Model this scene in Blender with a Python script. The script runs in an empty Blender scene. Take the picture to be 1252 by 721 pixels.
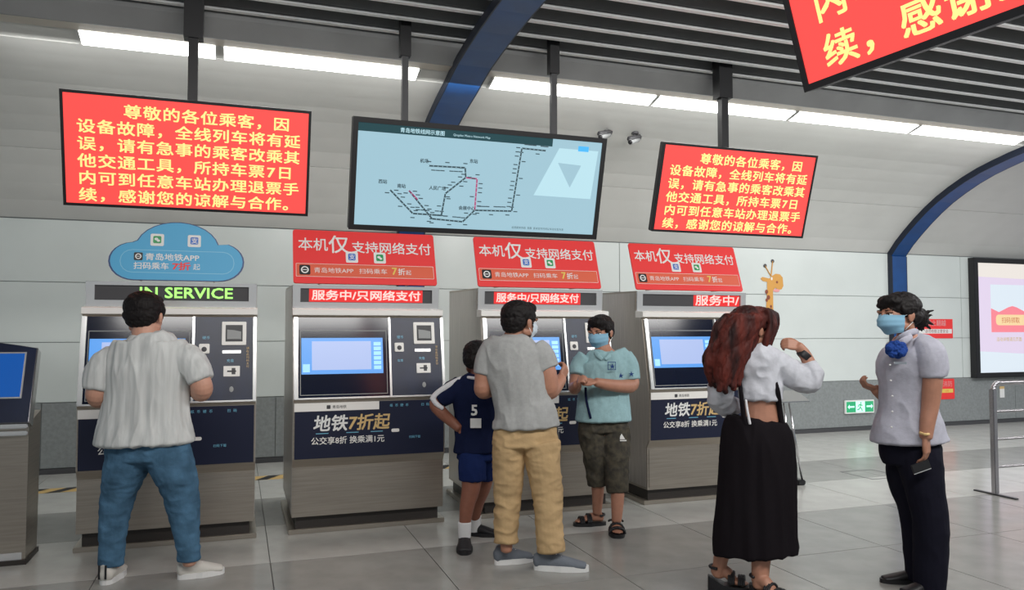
import bpy, bmesh, math, random
from mathutils import Vector, Matrix, noise
import numpy as np

random.seed(7)
SC = bpy.context.scene
COL = SC.collection

# ------------------------------------------------------------------ camera
YAW, PITCH, CAMH, FPX = math.radians(19.4), math.radians(2.5), 1.5, 952.0
cd = bpy.data.cameras.new('camera')
cam = bpy.data.objects.new('camera', cd)
COL.objects.link(cam)
cam.location = (0, 0, CAMH)
cam.rotation_euler = (math.pi / 2 + PITCH, 0, -YAW)
cd.sensor_width = 36.0
cd.lens = 36.0 * FPX / 1252.0
cd.clip_end = 200
SC.camera = cam

# ------------------------------------------------------------------ world and exposure
W = bpy.data.worlds.new('hall_air')
SC.world = W
W.use_nodes = True
W.node_tree.nodes['Background'].inputs[0].default_value = (0.78, 0.86, 0.92, 1)
W.node_tree.nodes['Background'].inputs[1].default_value = 0.40
SC.view_settings.view_transform = 'Standard'
SC.view_settings.look = 'None'
SC.view_settings.exposure = 0.0
SC.view_settings.gamma = 1.0
SC.view_settings.use_curve_mapping = False


def area_light(name, loc, rot, sx, sy, power, color=(1, 1, 1)):
    l = bpy.data.lights.new(name, 'AREA')
    l.shape = 'RECTANGLE'
    l.size, l.size_y, l.energy, l.color = sx, sy, power, color
    o = bpy.data.objects.new(name, l)
    COL.objects.link(o)
    o.location, o.rotation_euler = loc, rot
    return o


# rows of ceiling lamps over the concourse behind and beside the viewpoint, and the wall-washing cove
area_light('concourse_lamps', (2.8, 0.9, 3.85), (math.radians(48), 0, 0), 8.6, 0.6, 265, (1.0, 0.98, 0.95))
area_light('concourse_lamps', (10.5, 3.5, 3.9), (math.radians(10), 0, 0), 6, 1.2, 300, (0.97, 0.97, 1.0))
area_light('cove_lamps', (3.8, 6.78, 3.72), (math.radians(28), 0, 0), 11.4, 0.2, 112, (1.0, 0.99, 0.97))


# ------------------------------------------------------------------ materials
def mat(name, col, rough=0.5, metal=0.0, emit=None, estr=1.0, noise_amt=0.0, nscale=20.0, bump=0.0, bscale=60.0,
        stretch=(1, 1, 1), col2=None, trans=0.0, coat=0.0):
    m = bpy.data.materials.new(name)
    m.use_nodes = True
    nt = m.node_tree
    b = nt.nodes['Principled BSDF']
    b.inputs['Base Color'].default_value = (*col, 1)
    b.inputs['Roughness'].default_value = rough
    b.inputs['Metallic'].default_value = metal
    if coat:
        b.inputs['Coat Weight'].default_value = coat
    if emit:
        b.inputs['Emission Color'].default_value = (*emit, 1)
        b.inputs['Emission Strength'].default_value = estr
    if noise_amt or bump:
        tc = nt.nodes.new('ShaderNodeTexCoord')
        mp = nt.nodes.new('ShaderNodeMapping')
        mp.inputs['Scale'].default_value = stretch
        nt.links.new(tc.outputs['Object'], mp.inputs['Vector'])
    if noise_amt:
        n = nt.nodes.new('ShaderNodeTexNoise')
        n.inputs['Scale'].default_value = nscale
        n.inputs['Detail'].default_value = 5
        nt.links.new(mp.outputs[0], n.inputs['Vector'])
        mx = nt.nodes.new('ShaderNodeMix')
        mx.data_type = 'RGBA'
        c2 = col2 or tuple(max(0, c * (1 - noise_amt)) for c in col)
        c1 = col if col2 else tuple(min(1, c * (1 + noise_amt * .5)) for c in col)
        mx.inputs[6].default_value = (*c1, 1)
        mx.inputs[7].default_value = (*c2, 1)
        rp = nt.nodes.new('ShaderNodeValToRGB')
        rp.color_ramp.elements[0].position = 0.35
        rp.color_ramp.elements[1].position = 0.65
        nt.links.new(n.outputs['Fac'], rp.inputs[0])
        nt.links.new(rp.outputs[0], mx.inputs[0])
        nt.links.new(mx.outputs[2], b.inputs['Base Color'])
    if bump:
        n2 = nt.nodes.new('ShaderNodeTexNoise')
        n2.inputs['Scale'].default_value = bscale
        n2.inputs['Detail'].default_value = 4
        nt.links.new(mp.outputs[0], n2.inputs['Vector'])
        bp = nt.nodes.new('ShaderNodeBump')
        bp.inputs['Strength'].default_value = bump
        bp.inputs['Distance'].default_value = 0.01
        nt.links.new(n2.outputs['Fac'], bp.inputs['Height'])
        nt.links.new(bp.outputs[0], b.inputs['Normal'])
    return m


M = dict(
    wall=mat('white_enamel_panel', (.66, .71, .69), .22, noise_amt=.04, nscale=1.5),
    joint=mat('panel_joint', (.25, .27, .27), .8),
    dado=mat('grey_stone_dado', (.26, .28, .28), .35, noise_amt=.12, nscale=30),
    vault=mat('grey_vault_panel', (.64, .645, .62), .45, noise_amt=.04, nscale=2),
    rib=mat('blue_steel_rib', (.005, .060, .22), .4, noise_amt=.15, nscale=4),
    ribshade=mat('rib_gap_shade', (.006, .012, .03), .5),  # near-black colour paints the shade in the recess beside each rib
    slat=mat('grey_slat', (.27, .275, .275), .4, metal=.0, noise_amt=.08, nscale=3),
    slatlit=mat('lit_slat_edge', (.92, .93, .93), .4),  # near-white colour paints the light caught by the slat undersides
    black=mat('black_paint', (.012, .012, .014), .45),
    void=mat('dark_void', (.015, .015, .017), .9),
    tile=mat('grey_floor_tile', (.305, .305, .285), .20, noise_amt=.10, nscale=5, bump=.02, bscale=12),
    tile2=mat('pale_floor_tile', (.52, .52, .49), .20, noise_amt=.08, nscale=5, bump=.02, bscale=12),
    grout=mat('floor_grout', (.10, .10, .095), .7),
    lamp=mat('lamp_diffuser', (1, 1, 1), .5, emit=(1, 1, .98), estr=6.0),
    cream=mat('cream_trim', (.62, .57, .50), .5),
    steel=mat('brushed_steel', (.43, .385, .33), .32, metal=.8, noise_amt=.10, nscale=3, stretch=(1, 1, 25)),
    steelside=mat('brushed_steel_side', (.52, .49, .46), .34, metal=.55, noise_amt=.12, nscale=3, stretch=(1, 25, 1)),
    bright=mat('bright_steel', (.72, .73, .73), .25, metal=.6),
    lip=mat('white_lip', (.93, .91, .87), .4),
    dark=mat('dark_kick', (.03, .025, .022), .5),
    navy=mat('navy_panel', (.004, .012, .045), .35, noise_amt=.25, nscale=6),
    navy2=mat('navy_print', (.002, .006, .032), .5),
    glass=mat('dark_screen_glass', (.006, .010, .028), .12),
    scr=mat('touchscreen_blue', (.02, .05, .1), .3, emit=(.10, .38, .95), estr=.85),
    scr2=mat('touchscreen_pale', (.06, .06, .08), .3, emit=(.42, .54, .88), estr=.9),
    scr3=mat('touchscreen_key', (.3, .5, .8), .3, emit=(.22, .52, 1.0), estr=.9),
    kscr=mat('kiosk_screen_blue', (.01, .08, .35), .2, emit=(.01, .10, .40), estr=.5),
    ledred=mat('led_screen_red', (.5, .02, .02), .4, emit=(.98, .080, .070), estr=1.0),
    ledyel=mat('led_letters_yellow', (.8, .6, .2), .4, emit=(.98, .70, .24), estr=.92),
    ledtxt=mat('led_letters_red', (.9, .2, .2), .4, emit=(1.0, .55, .50), estr=1.1),
    ledglow=mat('led_field_red', (.3, .01, .01), .4, emit=(.85, .03, .03), estr=.75),
    ledgreen=mat('led_letters_green', (.3, .8, .2), .4, emit=(.40, .95, .16), estr=.95),
    mapbg=mat('map_pale_blue', (.12, .12, .12), .15, emit=(.36, .62, .74), estr=.82),
    mapband=mat('map_band', (.02, .06, .07), .2, emit=(.015, .05, .06), estr=.6),
    mappale=mat('map_pale_patch', (.12, .12, .12), .2, emit=(.50, .80, .90), estr=.9),
    mapink=mat('map_ink', (.03, .05, .06), .4, emit=(.03, .07, .09), estr=.5),
    mapred=mat('map_red_line', (.4, .05, .15), .4, emit=(.35, .06, .16), estr=.6),
    mapblue=mat('map_blue_mark', (.05, .3, .6), .4, emit=(.05, .38, .72), estr=.8),
    red=mat('red_print', (.92, .045, .045), .45),
    orange=mat('orange_print', (.82, .14, .07), .4),
    white=mat('white_print', (.85, .85, .83), .5),
    yellow=mat('yellow_print', (.85, .62, .12), .5),
    gold=mat('gold_print', (.72, .50, .22), .5),
    cloud=mat('sky_blue_print', (.07, .42, .72), .45),
    cloudline=mat('pale_blue_print', (.22, .58, .80), .4),
    cloudedge=mat('dark_blue_edge', (.01, .05, .20), .4),
    blue=mat('blue_print', (.03, .16, .60), .4),
    green=mat('green_print', (.02, .35, .10), .4),
    grey=mat('grey_plastic', (.33, .34, .34), .5),
    dgrey=mat('dark_grey_plastic', (.06, .06, .065), .5),
    poster=mat('poster_cream', (.12, .12, .12), .3, emit=(.86, .80, .74), estr=.9),
    posterlil=mat('poster_lilac', (.12, .12, .12), .3, emit=(.78, .66, .86), estr=.9),
    posterpale=mat('poster_pale_blue', (.12, .12, .12), .3, emit=(.74, .84, .93), estr=.9),
    posterred=mat('poster_red', (.12, .12, .12), .3, emit=(.98, .20, .26), estr=.9),
    posteryel=mat('poster_yellow', (.12, .12, .12), .3, emit=(.97, .70, .34), estr=.9),
    exitg=mat('exit_sign_green', (.02, .3, .12), .4, emit=(.03, .34, .16), estr=.6),
    exitw=mat('exit_sign_white', (.6, .9, .8), .4, emit=(.45, .85, .70), estr=.7),
    tapey=mat('tape_yellow', (.62, .42, .16), .6),
    chrome=mat('chrome', (.62, .62, .64), .15, metal=1.0),
    rail=mat('barrier_steel', (.42, .41, .43), .25, metal=.9),
    giraffe=mat('sticker_orange', (.68, .34, .07), .5),
    brown=mat('sticker_brown', (.25, .06, .03), .5),
    pink=mat('sticker_pink', (.8, .35, .35), .5),
)


# ------------------------------------------------------------------ mesh helpers
class MB:
    """collects shapes; build() links them as one mesh object"""

    def __init__(s):
        s.v, s.f, s.mi, s.mats = [], [], [], []

    def _m(s, m):
        if m not in s.mats:
            s.mats.append(m)
        return s.mats.index(m)

    def add(s, vs, fs, m, T=None):
        o = len(s.v)
        k = s._m(m)
        for p in vs:
            p = Vector(p)
            s.v.append(T @ p if T else p)
        for f in fs:
            s.f.append([i + o for i in f])
            s.mi.append(k)
        return s

    def box(s, x0, x1, y0, y1, z0, z1, m, T=None, bev=0.0):
        b = min(bev, (x1 - x0) / 2.01, (y1 - y0) / 2.01, (z1 - z0) / 2.01)
        if b <= 0:
            vs = [(x, y, z) for x in (x0, x1) for y in (y0, y1) for z in (z0, z1)]
            fs = [(0, 1, 3, 2), (4, 6, 7, 5), (0, 4, 5, 1), (2, 3, 7, 6), (0, 2, 6, 4), (1, 5, 7, 3)]
            return s.add(vs, fs, m, T)
        bm = bmesh.new()
        bmesh.ops.create_cube(bm, size=1)
        for v in bm.verts:
            v.co = Vector(((x0 + x1) / 2 + v.co.x * (x1 - x0), (y0 + y1) / 2 + v.co.y * (y1 - y0), (z0 + z1) / 2 + v.co.z * (z1 - z0)))
        bmesh.ops.bevel(bm, geom=bm.edges[:], offset=b, segments=2, affect='EDGES')
        bm.verts.index_update()
        s.add([v.co.copy() for v in bm.verts], [[v.index for v in f.verts] for f in bm.faces], m, T)
        bm.free()
        return s

    def prism(s, poly, a0, a1, m, axis='x', T=None):
        """extrude a 2D polygon along an axis: x -> poly is (y,z); y -> (x,z); z -> (x,y)"""
        n = len(poly)
        def P(p, a):
            return {'x': (a, p[0], p[1]), 'y': (p[0], a, p[1]), 'z': (p[0], p[1], a)}[axis]
        vs = [P(p, a0) for p in poly] + [P(p, a1) for p in poly]
        fs = [list(range(n)), list(range(2 * n - 1, n - 1, -1))] + [(i, (i + 1) % n + 0, (i + 1) % n + n, i + n) for i in range(n)]
        return s.add(vs, fs, m, T)

    def rod(s, p, q, r, m, n=12, r2=None, T=None):
        p, q = Vector(p), Vector(q)
        t = (q - p).normalized()
        a = t.cross(Vector((0, 0, 1)))
        if a.length < 1e-4:
            a = Vector((1, 0, 0))
        a.normalize()
        b = t.cross(a)
        r2 = r if r2 is None else r2
        vs = [c + (a * math.cos(k * 2 * math.pi / n) + b * math.sin(k * 2 * math.pi / n)) * rr for c, rr in ((p, r), (q, r2)) for k in range(n)]
        fs = [(k, (k + 1) % n, (k + 1) % n + n, k + n) for k in range(n)] + [list(range(n - 1, -1, -1)), list(range(n, 2 * n))]
        return s.add(vs, fs, m, T)

    def path(s, pts, r, m, n=10, T=None):
        for a, b in zip(pts, pts[1:]):
            s.rod(a, b, r, m, n, T=T)
        for c in pts[1:-1]:
            s.ball(c, r, m, T=T)
        return s

    def ball(s, c, r, m, n=8, T=None, sc=(1, 1, 1)):
        c = Vector(c)
        vs, fs = [], []
        for i in range(n + 1):
            th = math.pi * i / n
            for j in range(2 * n):
                ph = math.pi * j / n
                vs.append(c + Vector((math.sin(th) * math.cos(ph) * sc[0], math.sin(th) * math.sin(ph) * sc[1], math.cos(th) * sc[2])) * r)
        for i in range(n):
            for j in range(2 * n):
                fs.append((i * 2 * n + j, (i + 1) * 2 * n + j, (i + 1) * 2 * n + (j + 1) % (2 * n), i * 2 * n + (j + 1) % (2 * n)))
        return s.add(vs, fs, m, T)

    def build(s, name, parent=None, smooth=False, kind=None):
        me = bpy.data.meshes.new(name)
        me.from_pydata([tuple(v) for v in s.v], [], s.f)
        for m in s.mats:
            me.materials.append(m)
        me.polygons.foreach_set('material_index', s.mi)
        if smooth:
            me.polygons.foreach_set('use_smooth', [True] * len(me.polygons))
        bm = bmesh.new()
        bm.from_mesh(me)
        bmesh.ops.recalc_face_normals(bm, faces=bm.faces)
        bm.to_mesh(me)
        bm.free()
        o = bpy.data.objects.new(name, me)
        COL.objects.link(o)
        if parent:
            o.parent = parent
        if kind:
            o['kind'] = kind
        return o


def thing(name, label, cat, loc=(0, 0, 0), rotz=0, group=None):
    o = bpy.data.objects.new(name, None)
    COL.objects.link(o)
    o.empty_display_size = .1
    o.location = loc
    o.rotation_euler = (0, 0, rotz)
    o['label'], o['category'] = label, cat
    if group:
        o['group'] = group
    return o


def tag(o, label, cat, group=None):
    o['label'], o['category'] = label, cat
    if group:
        o['group'] = group
    return o


_tc = {}


def text_geo(s, size, bold=0.0):
    """glyph outlines as (verts, faces, width), lying in XY, left baseline at the origin"""
    k = (s, round(size, 5), bold)
    if k not in _tc:
        cu = bpy.data.curves.new('t', 'FONT')
        cu.body, cu.size, cu.resolution_u, cu.offset = s, size, 2, bold
        cu.fill_mode = 'BOTH'
        o = bpy.data.objects.new('t', cu)
        COL.objects.link(o)
        dg = bpy.context.evaluated_depsgraph_get()
        me = bpy.data.meshes.new_from_object(o.evaluated_get(dg))
        vs = [v.co.copy() for v in me.vertices]
        fs = [list(p.vertices) for p in me.polygons]
        bpy.data.objects.remove(o)
        bpy.data.curves.remove(cu)
        bpy.data.meshes.remove(me)
        _tc[k] = (vs, fs)
    return _tc[k]


def put_text(mb, s, size, m, T, x, y, bold=0.0, width=None, shear=0.0, off=0.0015, height=None):
    """writes s on the plane T (local x right, y up, z out of the surface)"""
    vs, fs = text_geo(s, size, 0.0)
    if not vs:
        return
    xs = [v.x for v in vs]
    ys = [v.y for v in vs]
    kx = (width / (max(xs) - min(xs))) if width else 1
    ky = (height / (max(ys) - min(ys))) if height else 1
    x0 = min(xs) if width else 0
    y0 = min(ys) if height else 0
    for i, (dx, dy) in enumerate(((0, 0), (1.6, 0), (0, 1.6), (1.6, 1.6)) if bold > 0 else ((0, 0),)):
        mb.add([((v.x - x0) * kx + x + shear * v.y + dx * bold, (v.y - y0) * ky + y + dy * bold, off + i * .0001) for v in vs], fs, m, T)


def plane_T(o, r, u):
    r, u = Vector(r).normalized(), Vector(u).normalized()
    n = r.cross(u)
    return Matrix(((r.x, u.x, n.x, o[0]), (r.y, u.y, n.y, o[1]), (r.z, u.z, n.z, o[2]), (0, 0, 0, 1)))


def rrect(mb, x0, x1, y0, y1, m, T, off=.001, rad=0.0, thick=.0015):
    """thin rounded rectangle printed on / fixed to the plane T"""
    if rad <= 0:
        mb.box(x0, x1, y0, y1, off, off + thick, m, T)
        return
    pts = []
    for cx, cy, a0 in ((x1 - rad, y1 - rad, 0), (x0 + rad, y1 - rad, 90), (x0 + rad, y0 + rad, 180), (x1 - rad, y0 + rad, 270)):
        for k in range(5):
            a = math.radians(a0 + k * 22.5)
            pts.append((cx + rad * math.cos(a), cy + rad * math.sin(a)))
    mb.prism(pts, off, off + thick, m, 'z', T)


# ------------------------------------------------------------------ the setting: floor
floor = MB().box(-6, 16, -6, 9.25, -.05, -.004, M['grout']).build('floor', kind='structure')
tiles = {}
for r in range(0, 9):
    y0 = 8.3 - r
    y1 = min(y0 + 1.0, 9.25)
    for c in range(-3, 13):
        x0 = .22 + c * 1.004
        # leave out what the camera cannot see
        d = x0 * math.sin(YAW) + y1 * math.cos(YAW)
        lat = x0 * math.cos(YAW) - y1 * math.sin(YAW)
        if y1 < 2.6 or abs(lat + .5) > d * .70 + 1.4:
            continue
        pale = r == 3 or r == 0 or r == 1
        key = ('pale' if pale else 'grey', round(y1 - y0, 2))
        if key not in tiles:
            o = MB().box(.003, 1.001, .003, y1 - y0 - .003, -.004, 0, M['tile2'] if pale else M['tile']).build('tile', floor)
            tiles[key] = o
        else:
            o = tiles[key].copy()
            COL.objects.link(o)
            o.parent = floor
        o.location = (x0, y0, 0)
MB().box(-6, 16, -6, 2.6, -.004, 0, M['tile']).build('paving', floor)
# floor hatch and hazard tape behind the machines
hb = MB()
for a, b, c, d in ((6.0, 6.42, 6.2, 6.215), (6.0, 6.42, 6.635, 6.65), (6.0, 6.015, 6.2, 6.65), (6.405, 6.42, 6.2, 6.65)):
    hb.box(a, b, c, d, .0003, .0012, M['dgrey'])
hb.build('hatch_frame', floor)
tp = MB().box(-3.2, 4.9, 8.20, 8.42, .0004, .0010, M['tapey'])
x = -3.2
while x < 4.8:
    tp.add([(x, 8.20, .0014), (x + .12, 8.20, .0014), (x + .26, 8.42, .0014), (x + .14, 8.42, .0014)], [(0, 1, 2, 3)], M['black'])
    x += .26
tag(tp.build('hazard_tape'), 'black and yellow striped tape stuck along the floor behind the ticket machines', 'tape')

# ------------------------------------------------------------------ back wall
WY = 9.25
wall = MB().box(-6, 16, WY + .012, WY + .10, 0, 2.66, M['joint']).build('wall_back', kind='structure')
zs = [.735, 1.36, 1.99, 2.645]
xe = [-5.9, -2.6, 4.77, 10.79, 15.9]
wp = {}
for i in range(4):
    for k in range(3):
        MB().box(xe[i] + .004, xe[i + 1] - .004, WY, WY + .012, zs[k] + .003, zs[k + 1] - .003, M['wall'], bev=.003).build('wall_panel', wall)
xe2 = [-5.9, -4.2, -1.9, .42, 2.7, 5.0, 7.3, 9.6, 11.9, 15.9]
for i in range(9):
    MB().box(xe2[i] + .003, xe2[i + 1] - .003, WY - .005, WY + .012, .06, .732, M['dado'], bev=.003).build('dado_panel', wall)
MB().box(-6, 16, WY - .02, WY, 0, .055, M['dgrey']).build('baseboard_back', kind='structure')

# ------------------------------------------------------------------ curved vault above the wall, cove lamps, slat ceiling
VC = [(9.25, 2.655), (9.10, 2.82), (8.93, 2.97), (8.75, 3.115), (8.57, 3.245), (8.37, 3.37), (8.16, 3.475), (7.93, 3.575),
      (7.70, 3.655), (7.47, 3.715), (7.25, 3.765), (7.03, 3.806)]
ceiling = MB().box(-6, 16, -6, 9.6, 4.45, 4.5, M['void']).build('ceiling', kind='structure')


def shell(pts, x0, x1, th, m):
    """curved sheet extruded along x, thickness away from the room"""
    n = len(pts)
    out = []
    for i, p in enumerate(pts):
        a = Vector(pts[max(0, i - 1)])
        b = Vector(pts[min(n - 1, i + 1)])
        t = (b - a).normalized()
        out.append((p[0] + t.y * th, p[1] - t.x * th))
    return MB().prism(list(pts) + out[::-1], x0, x1, m, 'x')


vx = [-5.9, -4.1, 1.95, 9.465, 15.9]
for i in range(4):
    shell(VC[:5], vx[i] + .003, vx[i + 1] - .003, .02, M['vault']).build('vault_panel', ceiling, smooth=False)
    shell([(VC[4][0] - .006, VC[4][1] + .004)] + VC[5:], vx[i] + .003, vx[i + 1] - .003, .02, M['vault']).build('vault_panel', ceiling)
MB().prism([(9.36, 2.6), (9.36, 4.45), (9.33, 4.45), (9.33, 2.6)], -6, 16, M['void']).build('backing', ceiling)
# cove: lamps between y 7.03 and 6.85, a cream trim, then a dark upstand below the slats
TR = [(7.03, 3.806), (6.845, 3.858)]
MB().prism([(6.845, 3.858), (6.70, 3.862), (6.70, 3.90), (6.86, 3.90)], -6, 16, M['cream']).build('cove_trim', ceiling)
MB().prism([(6.70, 3.862), (6.685, 3.862), (6.60, 4.0), (6.60, 4.3), (6.70, 4.3)], -6, 16, M['slat']).build('cove_fascia', ceiling)
MB().prism([(7.03, 3.816), (6.845, 3.868), (6.86, 3.92), (7.05, 3.90)], -6, 16, M['vault']).build('cove_housing', ceiling)
lamps = [(-1.22, -.21, 'short glowing white lamp panel in the cove, furthest left of all'),
         (-.14, 1.52, 'long glowing white lamp panel in the cove left of the blue rib over the map'),
         (2.24, 3.96, 'glowing white lamp panel just right of the blue rib over the map'),
         (4.00, 5.67, 'glowing white lamp panel crossed by the pole of the right red notice screen'),
         (5.72, 7.40, 'glowing white lamp panel in the cove, second from the right blue rib'),
         (7.45, 9.14, 'glowing white lamp panel in the cove ending at the right blue rib')]
for a, b, lb in lamps:
    t = thing('cove_lamp', lb, 'lamp', ((a + b) / 2, 6.94, 3.83), group='lamp panels in the cove')
    h = (b - a) / 2
    tt = plane_T((0, -.005, -.006), (1, 0, 0), (0, .185, -.052))
    m_ = MB()
    m_.box(-h, h, -.088, .088, .0, .010, M['lamp'], tt)
    m_.build('diffuser', t)
    for q in ((-h - .018, -h, -.095, .095), (h, h + .018, -.095, .095)):
        MB().box(q[0], q[1], q[2], q[3], .0, .018, M['vault'], tt).build('end_frame', t)
# slats, one by one
SZ = 4.05
y = 6.52
k = 0
first = None
while y > -5.8:
    if first is None:
        m_ = MB()
        m_.prism([(-.012, .02), (.012, .0), (.03, .012), (.03, .26), (-.012, .26)], -6, 16, M['slat'], 'x')
        m_.box(-6, 16, -.016, .030, -.014, .002, M['slatlit'])  # underside strip, coloured brighter than the slat as if lit from below
        first = m_.build('slat', ceiling)
        o = first
    else:
        o = first.copy()
        COL.objects.link(o)
        o.parent = ceiling
    o.location = (0, y, SZ)
    y -= .306
    k += 1

# blue arch ribs
RC = VC + [(6.80, 3.86), (6.55, 3.91), (6.25, 3.945), (5.9, 3.975), (5.5, 3.995), (5.0, 4.005), (4.0, 4.01), (2.0, 4.01)]


def rib(name, x0, x1):
    pts = [(9.25, 0.0), (9.25, 1.3), (9.25, 2.60)] + RC
    n = len(pts)
    inn = []
    for i, p in enumerate(pts):
        a = Vector(pts[max(0, i - 1)])
        b = Vector(pts[min(n - 1, i + 1)])
        t = (b - a).normalized()
        inn.append((p[0] - t.y * .085, p[1] + t.x * .085))
    m_ = MB()
    for i in range(n - 1):
        q = [pts[i], pts[i + 1], inn[i + 1], inn[i]]
        m_.prism(q, x0, x1, M['rib'], 'x')
    o = m_.build(name, kind='structure')
    for xa, xb in ((x0 - .012, x0 + .0), (x1, x1 + .012)):
        e = MB()
        for i in range(n - 1):
            e.prism([pts[i], pts[i + 1], inn[i + 1], inn[i]], xa, xb, M['ribshade'], 'x')
        e.build('gap_shade_strip', o)  # strip painted dark for the shadow gap along the rib
    return o


rib('trim_1', 1.80, 2.10)
rib('trim_2', 9.33, 9.60)


# ------------------------------------------------------------------ hanging notice screens and the route map
LINES = ['尊敬的各位乘客，因', '设备故障，全线列车将有延', '误，请有急事的乘客改乘其', '他交通工具，所持车票7日',
         '内可到任意车站办理退票手', '续，感谢您的谅解与合作。']


def led_char(mb, ch, size, T, x, y):
    vs, fs = text_geo(ch, 1.0)
    if not vs:
        return
    for i, (dx, dy) in enumerate(((0, 0), (.035, 0), (0, .03), (.035, .03))):
        mb.add([((v.x + dx) * size + x, (v.y + dy) * size * .84 + y, .0016 + .0001 * i) for v in vs], fs, M['ledyel'], T)


def notice_screen(label, loc, rotz, w, h, tilt, poles, group='red notice screens'):
    """loc: top-left-front corner; hangs facing local -y"""
    t = thing('notice_screen', label, 'screen', loc, rotz, group)
    c, s_ = math.cos(tilt), math.sin(tilt)
    # plane with origin at the bottom-left corner
    T = plane_T((0, h * s_, -h * c), (1, 0, 0), (0, -s_, c))
    b = w * .012
    m_ = MB()
    m_.box(0, w, 0, h, -.07, -.004, M['black'], T, bev=.006)
    for q in ((0, w, 0, b), (0, w, h - b, h), (0, b, b, h - b), (w - b, w, b, h - b)):
        m_.box(q[0], q[1], q[2], q[3], -.004, .006, M['black'], T)
    m_.build('housing', t)
    m_ = MB()
    m_.box(b, w - b, b, h - b, -.004, .001, M['ledred'], T)
    sc_ = m_.build('screen_face', t)
    m_ = MB()
    x0, px = w * .090, w * .0752
    for r, ln in enumerate(LINES):
        yb = h * (.850 - r * .150)
        cx_ = x0 + (2.35 * px if r == 0 else 0)
        for ch in ln:
            if ch == '7':
                led_char(m_, ch, px * .96, T, cx_ - px * .40, yb - h * .045)
                cx_ += px * .62
                continue
            wide = 1.0
            led_char(m_, ch, px * .96, T, cx_ - px * .45, yb - h * .045)
            cx_ += px * wide
    m_.build('lettering', sc_, kind='stuff')
    for x_, z_, tk in poles:
        m_ = MB()
        m_.box(x_ - tk / 2, x_ + tk / 2, .27, .27 + tk, -.25, z_, M['black'])
        m_.box(x_ - tk, x_ + tk, .25, .29 + tk, z_ - .58, z_, M['black'])
        m_.box(x_ - .06, x_ + .06, .17, .28, -.22, -.12, M['black'])
        m_.build('hanging_pole', t)
    return t


HY = 6.10
ZT = 3.172
TILT = math.radians(17)
notice_screen('red notice screen with yellow text hung furthest left above the cloud sign', (-1.197, HY, ZT + .001), 0, 1.71, .815, TILT, [(.845, 1.14, .07)])
notice_screen('red notice screen with yellow text hung right of the route map', (3.60, HY, ZT + .012), 0, 1.706, .815, TILT, [(.84, 1.14, .075)])
notice_screen('large near red notice screen cut off by the top right corner', (1.539, 2.129, 3.268), math.atan2(-.995, .098), 1.9, 1.0, TILT, [(1.1, .75, .06)])


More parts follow.
